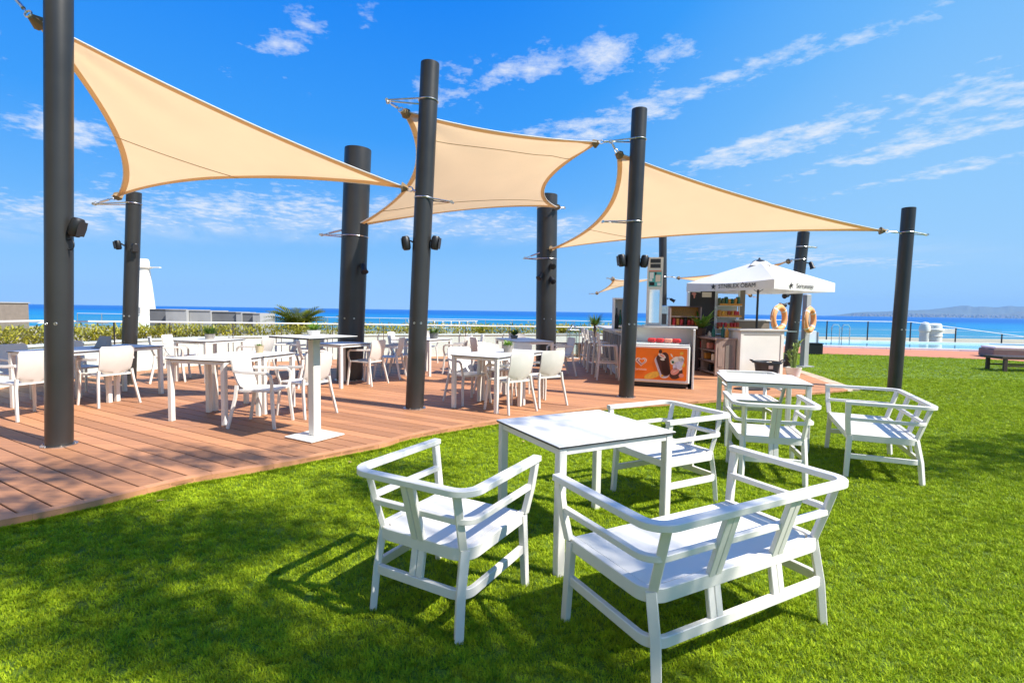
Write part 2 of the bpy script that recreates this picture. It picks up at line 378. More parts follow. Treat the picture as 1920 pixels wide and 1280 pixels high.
    def blade(s, base, d, L, w, droop=0.5, seg=4, twist=0.0, fold=0.0):
        b = Vector(base); d = Vector(d).normalized(); sd_ = d.cross(Vector((0, 0, 1)))
        if sd_.length < 1e-3: sd_ = Vector((1, 0, 0))
        sd_.normalize(); vs = []; p = b.copy(); dd = d.copy()
        for i in range(seg + 1):
            t = i / seg; ww = w * (0.55 + 0.45 * math.sin(math.pi * min(1, t * 1.25 + 0.15))) * (1 - t ** 3)
            if i == seg: vs.append(tuple(p))
            else: vs += [tuple(p - sd_ * ww / 2), tuple(p + sd_ * ww / 2)]
            p = p + dd * (L / seg); dd = (dd + Vector((0, 0, -droop / seg))).normalized()
        fs = [(2 * i, 2 * i + 1, 2 * i + 3, 2 * i + 2) for i in range(seg - 1)] + [(2 * seg - 2, 2 * seg - 1, 2 * seg)]
        s.add(vs, fs); return s
    def mesh(s, name, smooth=True, angle=35):
        me = bpy.data.meshes.new(name); me.from_pydata(s.v, [], s.f); me.update()
        if smooth:
            me.polygons.foreach_set('use_smooth', [True] * len(me.polygons)); me.set_sharp_from_angle(angle=R(angle))
        return me
    def build(s, name, M, parent=None, smooth=True, angle=35, kind=None, label=None):
        me = s.mesh(name, smooth, angle); me.materials.append(M)
        o = bpy.data.objects.new(name, me); COL.objects.link(o)
        if parent is not None: o.parent = parent
        if kind: o['kind'] = kind
        if label: o['label'] = label
        return o

def tag(o, label, cat, group=None):
    o['label'] = label; o['category'] = cat
    if group: o['group'] = group
    return o
def thing(name, label, cat, loc=(0, 0, 0), rz=0.0, group=None):
    o = bpy.data.objects.new(name, None); COL.objects.link(o)
    o.location = loc; o.rotation_euler = (0, 0, rz); o.empty_display_size = 0.2
    return tag(o, label, cat, group)
KIDS = {}
def copy_tree(o, parent=None):
    c = o.copy(); COL.objects.link(c); c.parent = parent
    for ch in [k for k in o.children]: copy_tree(ch, c)
    return c
def place(proto, used, loc, rz, label, group=None):
    o = proto if not used else copy_tree(proto)
    o.location = loc; o.rotation_euler = (0, 0, rz); o['label'] = label
    if group: o['group'] = group
    return o
def rrect(w, d, r, n=5, corners=(1, 1, 1, 1)):
    pts = []
    for i, (sx, sy, a0) in enumerate(((1, 1, 0), (-1, 1, 90), (-1, -1, 180), (1, -1, 270))):
        if corners[i]:
            for k in range(n + 1):
                a = R(a0 + 90 * k / n); pts.append((sx * (w / 2 - r) + r * math.cos(a), sy * (d / 2 - r) + r * math.sin(a)))
        else: pts.append((sx * w / 2, sy * d / 2))
    return pts
def text_mesh(txt, size, M, name, parent, T, ext=0.0015):
    cu_ = bpy.data.curves.new(name, 'FONT'); cu_.body = txt; cu_.size = size; cu_.extrude = ext; cu_.align_x = 'CENTER'; cu_.align_y = 'CENTER'
    to = bpy.data.objects.new(name, cu_); COL.objects.link(to)
    dg = bpy.context.evaluated_depsgraph_get()
    me = bpy.data.meshes.new_from_object(to.evaluated_get(dg))
    bpy.data.objects.remove(to)
    me.transform(T); me.materials.clear(); me.materials.append(M)
    o = bpy.data.objects.new(name, me); COL.objects.link(o); o.parent = parent
    return o

ZD = 0.06      # deck surface

# ================================================================== SETTING
# ---- lawn sheet and far ground
def sheet(name, poly, z, M, kind='structure', th=0.0):
    b = MB()
    if th: b.prism(poly, z - th, z)
    else: b.add([(x, y, z) for x, y in poly], [tuple(range(len(poly)))])
    return b.build(name, M, smooth=False, kind=kind)

LAWN = bpy.data.materials.new('turf_backing'); LAWN.use_nodes = True
_nt = LAWN.node_tree; _N = _nt.nodes; _L = _nt.links; _p = _N['Principled BSDF']
_t = _N.new('ShaderNodeTexCoord')
_a = _N.new('ShaderNodeTexNoise'); _a.inputs['Scale'].default_value = 70; _a.inputs['Detail'].default_value = 4; _L.new(_t.outputs['Object'], _a.inputs['Vector'])
_b = _N.new('ShaderNodeTexNoise'); _b.inputs['Scale'].default_value = 0.9; _b.inputs['Detail'].default_value = 5; _L.new(_t.outputs['Object'], _b.inputs['Vector'])
_c = _N.new('ShaderNodeValToRGB'); _c.color_ramp.elements[0].position = 0.32; _c.color_ramp.elements[1].position = 0.68
_c.color_ramp.elements[0].color = (0.018, 0.05, 0.002, 1); _c.color_ramp.elements[1].color = (0.21, 0.32, 0.007, 1)
_m = _N.new('ShaderNodeMix'); _m.data_type = 'FLOAT'; _m.inputs[0].default_value = 0.45
_L.new(_a.outputs[0], _m.inputs[2]); _L.new(_b.outputs[0], _m.inputs[3]); _L.new(_m.outputs[0], _c.inputs[0])
_L.new(_c.outputs[0], _p.inputs['Base Color']); _p.inputs['Roughness'].default_value = 0.85
_bp = _N.new('ShaderNodeBump'); _bp.inputs['Strength'].default_value = 0.9; _bp.inputs['Distance'].default_value = 0.02; _L.new(_a.outputs[0], _bp.inputs['Height']); _L.new(_bp.outputs[0], _p.inputs['Normal'])

LAWN_POLY = [(-14, -8), (22, -8), (24, 14.6), (17.4, 17.3), (16.7, 17.95), (14.6, 18.8), (11.6, 19.5), (8.6, 19.9), (3, 19.9), (-10, 16), (-14, 10)]
sheet('lawn', LAWN_POLY, 0.0, LAWN)
# terracotta terrace strip, pool coping, pool water, and everything beyond
terr = sheet('terrace_paving', [(24, 14.62), (17.4, 17.32), (16.7, 17.97), (14.6, 18.82), (11.6, 19.52), (8.6, 19.92), (8.6, 24), (14, 23.5), (19.3, 22.1), (30, 18.5)], 0.012, TERRA)
b = MB()
edgeA = [(8.6, 23.9), (14, 23.4), (19.3, 22.0), (30, 18.4)]; 
for i in range(3):
    p, q = Vector(edgeA[i]), Vector(edgeA[i + 1]); n = int((q - p).length / 0.8)
    for k in range(n):
        a_, c_ = p.lerp(q, k / n), p.lerp(q, (k + 0.985) / n); nn = Vector((-(q - p).y, (q - p).x)).normalized()
        MB().prism([tuple(a_), tuple(c_), tuple(c_ + nn * 0.35), tuple(a_ + nn * 0.35)], 0.0, 0.10).build('coping_stone', COPING, terr, smooth=False)
sheet('pool_water', [(8.6, 24.2), (14, 23.7), (19.3, 22.3), (31, 18.6), (34, 24), (25, 27.0), (19, 27.9), (10, 28.2)], 0.06, POOLW)
b = MB(); 
for i, (p, q) in enumerate([((9, 28.3), (19, 28.0)), ((19, 28.0), (25.2, 27.1)), ((25.2, 27.1), (36, 23.8))]):
    p, q = Vector(p), Vector(q); dd = (q - p); a_ = math.atan2(dd.y, dd.x); c_ = (p + q) / 2
    b.box((c_.x, c_.y, 0.05), (dd.length, 0.3, 0.16 + 0.002 * i), a_)
o = b.build('pool_edge', COPING, smooth=False, kind='structure')

sheet('upper_terrain', [(-60, -30), (60, -30), (60, 30), (40, 34), (-60, 34)], -0.35, SOIL)
b = MB()
prof = [(34, -0.36), (40, -2.2), (60, -3.4), (95, -3.75), (128, -4.02), (150, -4.4)]
xs = list(range(-260, 261, 20)); vs = []; fs = []
for (y, z) in prof:
    for x in xs: vs.append((x * (1 + y / 120), y + 4 * math.sin(x * 0.02) * (y > 60), z))
for i in range(len(prof) - 1):
    for j in range(len(xs) - 1): fs.append((i * len(xs) + j, i * len(xs) + j + 1, (i + 1) * len(xs) + j + 1, (i + 1) * len(xs) + j))
b.add(vs, fs); b.build('beach', SANDM, kind='structure')

SEA = bpy.data.materials.new('sea_water'); SEA.use_nodes = True
_nt = SEA.node_tree; _N = _nt.nodes; _L = _nt.links; _p = _N['Principled BSDF']
_t = _N.new('ShaderNodeTexCoord'); _s = _N.new('ShaderNodeSeparateXYZ'); _L.new(_t.outputs['Object'], _s.inputs[0])
_no = _N.new('ShaderNodeTexNoise'); _no.inputs['Scale'].default_value = 0.012; _no.inputs['Detail'].default_value = 6
_mp = _N.new('ShaderNodeMapping'); _mp.inputs['Scale'].default_value = (0.35, 1.6, 1); _L.new(_t.outputs['Object'], _mp.inputs[0]); _L.new(_mp.outputs[0], _no.inputs['Vector'])
_mr = _N.new('ShaderNodeMapRange'); _mr.inputs['From Min'].default_value = 120; _mr.inputs['From Max'].default_value = 700; _L.new(_s.outputs[1], _mr.inputs[0])
_ad = _N.new('ShaderNodeMath'); _ad.operation = 'MULTIPLY_ADD'; _L.new(_no.outputs[0], _ad.inputs[0]); _ad.inputs[1].default_value = 0.5; _ad.inputs[2].default_value = -0.25
_a2 = _N.new('ShaderNodeMath'); _a2.operation = 'ADD'; _a2.use_clamp = True; _L.new(_ad.outputs[0], _a2.inputs[0]); _L.new(_mr.outputs[0], _a2.inputs[1])
_cr = _N.new('ShaderNodeValToRGB'); _e = _cr.color_ramp.elements
_e[0].position = 0.0; _e[0].color = (0.028, 0.23, 0.35, 1); _e[1].position = 1.0; _e[1].color = (0.002, 0.10, 0.34, 1)
_k = _e.new(0.35); _k.color = (0.008, 0.18, 0.38, 1)
_L.new(_a2.outputs[0], _cr.inputs[0]); _L.new(_cr.outputs[0], _p.inputs['Base Color'])
_p.inputs['Roughness'].default_value = 0.55; _p.inputs['Specular IOR Level'].default_value = 0.22
_w = _N.new('ShaderNodeTexNoise'); _w.inputs['Scale'].default_value = 0.5; _w.inputs['Detail'].default_value = 6; _L.new(_mp.outputs[0], _w.inputs['Vector'])
_bp = _N.new('ShaderNodeBump'); _bp.inputs['Strength'].default_value = 0.6; _bp.inputs['Distance'].default_value = 0.6; _L.new(_w.outputs[0], _bp.inputs['Height']); _L.new(_bp.outputs[0], _p.inputs['Normal'])
sheet('sea', [(-9000, 90), (9000, 90), (16000, 9000), (-16000, 9000)], -4.1, SEA)
# thin lines of surf near the shore
FOAM = mat('surf_foam', (0.75, 0.78, 0.78), 0.8)
def surf(x0, x1, y, wdt, seed):
    q = random.Random(seed); top = []; bot = []; n = 46
    for i in range(n + 1):
        t = i / n; x = x0 + (x1 - x0) * t; yy = y + 3 * math.sin(t * 9 + seed) + q.uniform(-.6, .6); w = wdt * math.sin(math.pi * t) * q.uniform(.3, 1)
        top.append((x, yy + w)); bot.append((x, yy - w))
    bb = MB(); bb.add([(x, y_, -4.02 + 0.01 * seed) for x, y_ in top + bot], [(i, i + 1, n + 2 + i, n + 1 + i) for i in range(n)])
    o_ = bb.build('surf_line', FOAM, smooth=False, kind='structure')
for i, (x0, x1, y, w) in enumerate([(-150, -60, 146, 1.2), (-60, 30, 143, 1.4), (20, 110, 146, 1.3), (90, 260, 150, 1.6), (-40, 60, 172, 1.0), (110, 240, 205, 1.3), (26, 46, 330, 2.2)]): surf(x0, x1, y, w, i)

# ---- distant hills
HILL = mat('far_hills', (0.095, 0.115, 0.085), 0.95, var=0.3, vscale=0.002)
HILLC = mat('far_hills_scrub', (0.115, 0.125, 0.10), 0.95, var=0.3, vscale=0.004)
def ridge(name, pts, D, base, M, depth, seed):
    q = random.Random(seed); b = MB(); rows = []; n = 90
    for i in range(n + 1):
        t = i / n * (len(pts) - 1); k = min(int(t), len(pts) - 2); u = t - k
        ang = pts[k][0] + (pts[k + 1][0] - pts[k][0]) * u; h = pts[k][1] + (pts[k + 1][1] - pts[k][1]) * (3 * u * u - 2 * u ** 3)
        h *= 1 + 0.03 * math.sin(i * .7 + seed) + q.uniform(-.025, .025)
        rows.append((ang, h))
    vs = []; fs = []
    prof_ = [(-1.0, 0.0), (-0.75, 0.28), (-0.5, 0.55), (-0.2, 0.85), (0, 1.0), (0.6, 0.5)]
    for (dy, hz) in prof_:
        for (ang, h) in rows:
            jit = 1 + q.uniform(-.12, .12) if 0 < hz < 1 else 1
            dist = D + dy * depth
            vs.append((ang * dist, dist, base + (h * .86 * D - base) * hz * jit))
    m_ = n + 1
    for i in range(len(prof_) - 1):
        for j in range(n): fs.append((i * m_ + j, i * m_ + j + 1, (i + 1) * m_ + j + 1, (i + 1) * m_ + j))
    b.add(vs, fs); return b.build(name, M, kind='structure', angle=180)
ridge('far_mountains', [(0.60, -0.001), (0.70, 0.010), (0.80, 0.016), (0.88, 0.026), (0.93, 0.0245), (0.99, 0.027), (1.06, 0.022), (1.18, 0.027), (1.4, 0.02)], 9600, -20, HILL, 900, 3)
ridge('near_hills', [(0.62, -0.0005), (0.72, 0.0055), (0.82, 0.0085), (0.90, 0.0075), (0.955, 0.010), (1.0, 0.017), (1.05, 0.021), (1.15, 0.026), (1.4, 0.018)], 8000, -20, HILLC, 600, 8)
# town along the far shore: pale houses that read as one mass
q = random.Random(5); b = MB()
for i in range(300):
    ang = q.uniform(0.66, 1.06); D = 7250 + q.random() * 420; w = q.uniform(10, 28); h = q.uniform(8, 26)
    z = -6 + (D - 7250) / 420 * 34
    b.box((ang * D, D, z + h / 2), (w, w, h))
b.build('far_town', mat('far_house_walls', (0.34, 0.31, 0.27), 0.9, var=0.2, vscale=0.02), smooth=False, kind='stuff')['label'] = 'pale far-off town along the foot of the hills'

# ---- deck
EDGE = [(-9.0, -1.5), (-6.5, 0.6), (-4.6, 2.1), (-3.95, 2.66), (-3.31, 3.25), (-3.13, 3.42), (-3.03, 3.54), (-2.93, 3.67), (-2.83, 3.82), (-2.74, 3.96), (-2.65, 4.10), (-2.49, 4.23), (-2.17, 4.48), (-1.83, 4.82), (-1.54, 5.09), (-1.27, 5.34), (-1.22, 5.52), (-0.95, 5.84), (-0.18, 6.5), (0.91, 7.25), (1.63, 7.66), (2.77, 8.06), (3.42, 8.34), (4.31, 8.71), (5.42, 9.21), (6.42, 9.70)]
def smooth_line(P, it=2):
    for _ in range(it):
        Q = [P[0]]
        for i in range(len(P) - 1):
            a, b2 = P[i], P[i + 1]
            Q += [(a[0] * .75 + b2[0] * .25, a[1] * .75 + b2[1] * .25), (a[0] * .25 + b2[0] * .75, a[1] * .25 + b2[1] * .75)]
        Q.append(P[-1]); P = Q
    return P
FRONT = smooth_line(EDGE, 2)
SIDE = [(6.42, 9.70), (6.72, 11.0), (7.1, 12.55), (7.5, 15.0), (8.0, 17.0), (8.5, 19.85)]
WALLB = [(-9.3, 3.0), (-9.0, 6.0), (-8.62, 8.0), (-8.5, 9.2), (-8.25, 10.3), (-7.98, 11.2), (-7.55, 12.1), (-6.6, 13.0), (-5.2, 14.0), (-3.6, 14.9), (-1.2, 15.85), (1.6, 16.9), (4.5, 17.9), (7.0, 18.6)]
DECK_POLY = FRONT + SIDE[1:] + [(8.5, 20.0), (4.5, 18.6), (1.6, 17.2)] + [(x - 0.25, y + 0.25) for x, y in WALLB[::-1]][1:] + [(-12, 1)]
deck = sheet('deck', DECK_POLY, 0.03, DECKB)
tdir = Vector((math.cos(R(-30)), math.sin(R(-30)))); ndir = Vector((0.5, math.cos(R(30))))
def intervals(nv):
    P = [(Vector(p).dot(tdir), Vector(p).dot(ndir)) for p in DECK_POLY]; hit = []
    for i in range(len(P)):
        (t0, n0), (t1, n1_) = P[i], P[(i + 1) % len(P)]
        if (n0 - nv) * (n1_ - nv) < 0: hit.append(t0 + (nv - n0) / (n1_ - n0) * (t1 - t0))
    hit.sort(); return [(hit[i], hit[i + 1]) for i in range(0, len(hit) - 1, 2)]
BW = 0.170; gap = 0.011
for k in range(-30, 128):
    n0 = 0.082 + k * BW; n1_ = n0 + BW - gap
    A = intervals(n0 + 1e-4); Bv = intervals(n1_)
    if not A or not Bv: continue
    for (a0, a1), (b0, b1) in zip(A, Bv):
        if a1 - a0 < 0.1 or b1 - b0 < 0.1: continue
        # boards out of sight to the far left are not needed
        a0c, b0c = max(a0, -16.0), max(b0, -16.0)
        pts = [tdir * a0c + ndir * n0, tdir * a1 + ndir * n0, tdir * b1 + ndir * n1_, tdir * b0c + ndir * n1_]
        if max(p.y for p in pts) < 0.5: continue
        joints = []
        if n0 < 6: joints = [a0c + (a1 - a0c) * rng.uniform(.25, .45)] if (a1 - a0c) > 5 else []
        cuts = [0.0] + [(j - a0c) / (a1 - a0c) for j in joints] + [1.0]
        for c0, c1 in zip(cuts[:-1], cuts[1:]):
            g_ = 0.0015 if c0 > 0 else 0
            q0 = pts[0].lerp(pts[1], c0 + g_); q1 = pts[0].lerp(pts[1], c1); q2 = pts[3].lerp(pts[2], c1); q3 = pts[3].lerp(pts[2], c0 + g_)
            bb = MB(); dz = rng.uniform(-.0012, .0012); e = 0.004
            inn = [q0 + ndir * e, q1 + ndir * e, q2 - ndir * e, q3 - ndir * e]
            zs = (ZD - 0.024, ZD - e + dz, ZD + dz)
            vs = [(p.x, p.y, zs[0]) for p in (q0, q1, q2, q3)] + [(p.x, p.y, zs[1]) for p in (q0, q1, q2, q3)] + [(p.x, p.y, zs[2]) for p in inn]
            fs = [(8, 9, 10, 11)] + [(i, (i + 1) % 4, 4 + (i + 1) % 4, 4 + i) for i in range(4)] + [(4 + i, 4 + (i + 1) % 4, 8 + (i + 1) % 4, 8 + i) for i in range(4)]
            bb.add(vs, fs); bb.build('board', DECKM, deck, smooth=False)
# curved edging along the lawn, in lengths
def offs(P, d):
    out = []
    for i in range(len(P)):
        a = Vector(P[max(i - 1, 0)]); c = Vector(P[min(i + 1, len(P) - 1)]); t = (c - a).normalized(); nn = Vector((-t.y, t.x))
        out.append(Vector(P[i]) + nn * d)
    return out
inner = offs(FRONT, 0.085)
i = 0
while i < len(FRONT) - 1:
    j = min(i + 5, len(FRONT) - 1)
    o_ = [Vector(p) for p in FRONT[i:j + 1]]; n_ = inner[i:j + 1]
    if max(p.y for p in o_) > 0.5:
        o_[-1] = o_[-1].lerp(o_[-2], 0.03); n_ = list(n_); n_[-1] = n_[-1].lerp(n_[-2], 0.03)
        MB().prism([tuple(p) for p in o_] + [tuple(p) for p in n_[::-1]], -0.05, ZD + 0.005).build('edging_board', DECKE, deck, smooth=False)
    i = j
# pale paving along the deck's right side
pv = bpy.data.objects.new('paving_strip', None); COL.objects.link(pv); pv['kind'] = 'structure'
Si = smooth_line(SIDE, 1); So = offs(Si, -0.34)
for i in range(len(Si) - 1):
    n = max(1, int((Vector(Si[i + 1]) - Vector(Si[i])).length / 0.34))
    for k in range(n):
        a0 = Vector(Si[i]).lerp(Vector(Si[i + 1]), k / n); a1 = Vector(Si[i]).lerp(Vector(Si[i + 1]), (k + .97) / n)
        c0 = So[i].lerp(So[i + 1], k / n); c1 = So[i].lerp(So[i + 1], (k + .97) / n)
        if i == 0: c0 = a0.lerp(c0, min(1, (k + .1) / n * 1.2)); c1 = a0.lerp(c1, 1) if k > 0 else a1.lerp(c1, .6)
        MB().prism([tuple(a0), tuple(a1), tuple(c1), tuple(c0)], -0.02, 0.03 + rng.uniform(0, .004)).build('paving_slab', PALEP, pv, smooth=False)

# ---- white garden wall behind the deck
WL = smooth_line(WALLB, 2)
wall = thing('garden_wall', 'low curved white plastered wall behind the dining deck', 'wall')
b = MB(); b.prism([tuple(p) for p in WL] + [tuple(p) for p in offs(WL, 0.22)[::-1]], -0.3, 0.70); b.build('wall_face', PLASTER, wall, angle=30)
i = 0
cp0 = offs(WL, -0.025); cp1 = offs(WL, 0.25)
while i < len(WL) - 1:
    j = min(i + 4, len(WL) - 1)
    MB().prism([tuple(p) for p in cp0[i:j + 1]] + [tuple(p) for p in cp1[i:j + 1][::-1]], 0.702, 0.735).build('coping', PLASTER, wall, smooth=False)
    i = j
# planting bed behind it
bed = MB(); o1 = offs(WL, 0.24); o2 = offs(WL, 2.6)
vs = [(p.x, p.y, 0.66) for p in o1] + [(p.x, p.y, 0.60) for p in o2]; n = len(o1)
bed.add(vs, [(i, i + 1, n + i + 1, n + i) for i in range(n - 1)]); bed.build('planting_bed', SOIL, kind='structure')

# ================================================================== LAWN BLADES (nobody could count them)
def inside(P, x, y):
    P = np.array(P); r = np.zeros(len(x), bool); n = len(P); j = n - 1
    for i in range(n):
        xi, yi = P[i]; xj, yj = P[j]
        c = ((yi > y) != (yj > y)) & (x < (xj - xi) * (y - yi) / (yj - yi + 1e-12) + xi); r ^= c; j = i
    return r
EXCL = list(FRONT) + [tuple(p) for p in So[1:]] + [(-12, 20), (-12, 0)]
pts = []
for (y0, y1, dn) in ((1.2, 2.6, 3600), (2.6, 4.0, 2900), (4.0, 6.0, 1900), (6, 8.5, 1100), (8.5, 12, 520), (12, 19.8, 170)):
    xm = y1 * 1.22 + 0.6
    n = int(2 * xm * (y1 - y0) * dn); x = nrng.uniform(-xm, xm, n); y = nrng.uniform(y0, y1, n)
    k = ~inside(EXCL, x, y) & inside(LAWN_POLY, x, y) & (np.abs(x) < y * 1.25 + 0.7)
    pts.append(np.stack([x[k], y[k]], 1))
# a denser fringe against the edging
fr = np.array(offs(FRONT, -0.012)); seg = nrng.integers(0, len(fr) - 1, 16000); u = nrng.random(16000)[:, None]
fp = fr[seg] * (1 - u) + fr[seg + 1] * u + nrng.normal(0, 0.012, (16000, 2)); fp = fp[fp[:, 1] > 1.5]
fp = fp[~inside(EXCL, fp[:, 0], fp[:, 1])]; pts.append(fp)
pts = np.concatenate(pts)
gm = bpy.data.meshes.new('lawn_blades'); gm.vertices.add(len(pts))
co = np.zeros((len(pts), 3), np.float32); co[:, :2] = pts; co[:, 2] = 0.001
gm.vertices.foreach_set('co', co.ravel())
dist = np.sqrt((pts ** 2).sum(1))
at = gm.attributes.new('size', 'FLOAT', 'POINT'); at.data.foreach_set('value', (nrng.uniform(.7, 1.25, len(pts)) * np.clip(0.75 + dist * 0.055, 0.9, 1.7)).astype(np.float32))
ar = gm.attributes.new('turn', 'FLOAT_VECTOR', 'POINT')
rv = np.zeros((len(pts), 3), np.float32); rv[:, 2] = nrng.uniform(0, 6.283, len(pts)); rv[:, 0] = nrng.normal(0, .22, len(pts)); rv[:, 1] = nrng.normal(0, .22, len(pts))
ar.data.foreach_set('vector', rv.ravel()); gm.update()
grass = bpy.data.objects.new('lawn_blades', gm); COL.objects.link(grass); grass['kind'] = 'stuff'; grass['label'] = 'short bright green turf blades covering the lawn'
tb = MB(); q = random.Random(3)
for i in range(13):
    a = q.uniform(0, 6.28); rr = q.uniform(0, .022)
    tb.blade((rr * math.cos(a), rr * math.sin(a), 0), (math.cos(a) * q.uniform(.2, .9), math.sin(a) * q.uniform(.2, .9), 1), q.uniform(.018, .030), q.uniform(.0024, .0042), q.uniform(.6, 1.8), seg=2)
tuft = bpy.data.objects.new('turf_tuft', tb.mesh('turf_tuft')); tuft.data.materials.append(BLEAF)
ng = bpy.data.node_groups.new('turf', 'GeometryNodeTree')
ng.interface.new_socket('Geometry', in_out='INPUT', socket_type='NodeSocketGeometry'); ng.interface.new_socket('Geometry', in_out='OUTPUT', socket_type='NodeSocketGeometry')
gi = ng.nodes.new('NodeGroupInput'); go = ng.nodes.new('NodeGroupOutput'); ip = ng.nodes.new('GeometryNodeInstanceOnPoints'); oi = ng.nodes.new('GeometryNodeObjectInfo')
oi.inputs['Object'].default_value = tuft
a1 = ng.nodes.new('GeometryNodeInputNamedAttribute'); a1.data_type = 'FLOAT'; a1.inputs['Name'].default_value = 'size'
a2 = ng.nodes.new('GeometryNodeInputNamedAttribute'); a2.data_type = 'FLOAT_VECTOR'; a2.inputs['Name'].default_value = 'turn'
ng.links.new(gi.outputs[0], ip.inputs['Points']); ng.links.new(oi.outputs['Geometry'], ip.inputs['Instance'])
ng.links.new(a2.outputs['Attribute'], ip.inputs['Rotation']); ng.links.new(a1.outputs['Attribute'], ip.inputs['Scale']); ng.links.new(ip.outputs[0], go.inputs[0])
md = grass.modifiers.new('turf', 'NODES'); md.node_group = ng

for (x, y, a, lb) in [(-2.62, 3.72, .4, 'dry tan leaf on the lawn by the deck edge, left'), (2.05, 4.35, 1.2, 'dry tan leaf on the lawn right of the foreground sofa'), (.15, 5.6, 2.0, 'dry tan leaf on the lawn near the middle of the deck edge'), (-1.5, 4.75, 2.6, 'dry tan leaf on the lawn below the bar table')]:
    o = MB().blade((0, 0, .026), (1, 0, .15), .055, .022, .5, seg=4).build('fallen_leaf', mat('dry_leaf', (.45, .30, .12), .8, var=.2, vscale=30)); o.location = (x, y, 0); o.rotation_euler = (0, 0, a); tag(o, lb, 'leaf', 'fallen leaves')
# ================================================================== LOUNGE CHAIRS ON THE LAWN
def ushape(hw, yb, yf, r, z, n=7, wf=None):
    # U open to the front: left front end, rounded rear corners, right front end
    wf = wf if wf is not None else hw
    pts = [(-wf, yf, z)]
    for k in range(n + 1):
        a = R(180 + 90 * k / n); pts.append((-hw + r + r * math.cos(a), yb + r + r * math.sin(a), z))
    for k in range(n + 1):
        a = R(270 + 90 * k / n); pts.append((hw - r + r * math.cos(a), yb + r + r * math.sin(a), z))
    pts.append((wf, yf, z)); return pts
def lounge(name, hw, slats, label, cat, group):
    t = thing(name, label, cat, group=group)
    ft, fm, fs_ = hw + 0.045, hw + 0.022, hw
    D = 0.275
    # seat
    seatp = [(p[0], p[1]) for p in ushape(hw - .045, -D + .045, D - .03, .06, 0)]
    MB().prism(seatp, 0.375, 0.402).build('seat', WHITE, t, angle=28)
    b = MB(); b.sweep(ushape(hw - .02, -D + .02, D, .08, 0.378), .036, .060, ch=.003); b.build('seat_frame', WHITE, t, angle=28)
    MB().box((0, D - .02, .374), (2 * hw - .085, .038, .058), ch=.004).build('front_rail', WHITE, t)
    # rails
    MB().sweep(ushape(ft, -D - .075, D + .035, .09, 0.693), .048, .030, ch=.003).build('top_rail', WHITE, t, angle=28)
    MB().sweep(ushape(fm - .004, -D - .018, D + .006, .08, 0.545), .030, .028, ch=.003).build('middle_rail', WHITE, t, angle=28)
    MB().sweep(ushape(hw - .012, -D - .008, D - .012, .075, 0.205), .026, .046, ch=.003).build('lower_rail', WHITE, t, angle=28)
    for s in (-1, 1):
        # front post flares out to the arm, front leg below the seat
        MB().sweep([(s * (hw - .004), D - .004, .40), (s * (fm + .002), D + .010, .54), (s * ft, D + .014, .682)], .042, .030, up=(s, 0.001, 0), ch=.003).build('arm_post', WHITE, t, angle=28)
        MB().sweep([(s * (hw - .012), D - .016, .392), (s * (hw + .002), D + .0, .0)], .044, .036, up=(s, 0, 0), ch=.003, taper=.88).build('leg', WHITE, t, angle=28)
        # rear corner post and splayed rear leg
        cx = hw - .048
        MB().sweep([(s * cx, -D + .03, .40), (s * (cx + .01), -D - .012, .54), (s * (cx + .018), -D - .052, .684)], .038, .028, up=(s * .7, -.7, 0), ch=.003).build('rear_post', WHITE, t, angle=28)
        MB().sweep([(s * (cx + .006), -D + .036, .392), (s * (cx + .012), -D - .004, .20), (s * (cx + .018), -D - .024, .0)], .044, .036, up=(s * .7, -.7, 0), ch=.003, taper=.9).build('leg', WHITE, t, angle=28)
    for x in slats:
        # each back slat is two boards side by side with a seam between them
        for s in (-1, 1):
            MB().sweep([(x + s * .0198, -D + .012, .40), (x + s * .0198, -D - .072, .684)], .037, .024, up=(0, -1, 0), ch=.003).build('back_slat', WHITE, t, angle=28)
            MB().sweep([(x + s * .0198, -D - .006, .228), (x + s * .0198, -D + .016, .355)], .037, .022, up=(0, -1, 0), ch=.003).build('lower_slat', WHITE, t, angle=28)
    return t
LG = 'white slatted lounge seats on the lawn'
ac = lounge('lounge_armchair', 0.285, [0.0], '', 'armchair', LG)
place(ac, False, (-0.295, 2.57, 0), R(-29), 'white slatted armchair with its back to us, left of the near lawn table', LG)
place(ac, True, (1.23, 4.02, 0), R(118), 'white slatted armchair at the far right side of the near lawn table', LG)
place(ac, True, (2.36, 4.66, 0), R(-15), 'white slatted armchair with its back to us at the farther lawn table', LG)
place(ac, True, (3.08, 6.55, 0), R(168), 'white slatted armchair pushed under the far side of the farther lawn table', LG)
sf = lounge('lounge_sofa', 0.56, [-0.20, 0.20], '', 'sofa', LG)
place(sf, False, (0.900, 2.385, 0), R(28), 'white slatted two-seat sofa in the foreground with its back to us', LG)
place(sf, True, (3.53, 4.98, 0), R(66), 'white slatted two-seat sofa standing side on near the rightmost front pole', LG)

# ================================================================== TABLES
def table(name, w, d, h, leg, label, group, loc, rz, inset=.012):
    t = thing(name, label, 'table', loc, rz, group)
    MB().box((0, 0, h - .0025), (w, d, .005), ch=.0015).build('table_top', TOPW, t, smooth=False)
    MB().box((0, 0, h - .0095), (w - .003, d - .003, .009)).build('dark_core', CORE, t, smooth=False)
    ap = .042; z = h - .014 - ap / 2
    for s in (-1, 1):
        MB().box((0, s * (d / 2 - inset - leg / 2), z), (w - 2 * inset - 2 * leg, leg * .8, ap), ch=.003).build('apron', WHITE, t)
        MB().box((s * (w / 2 - inset - leg / 2), 0, z), (leg * .8, d - 2 * inset - 2 * leg, ap), ch=.003).build('apron', WHITE, t)
        for s2 in (-1, 1):
            MB().box((s * (w / 2 - inset - leg / 2), s2 * (d / 2 - inset - leg / 2), (h - .0145) / 2), (leg, leg, h - .0145), ch=.004).build('leg', WHITE, t)
    return t
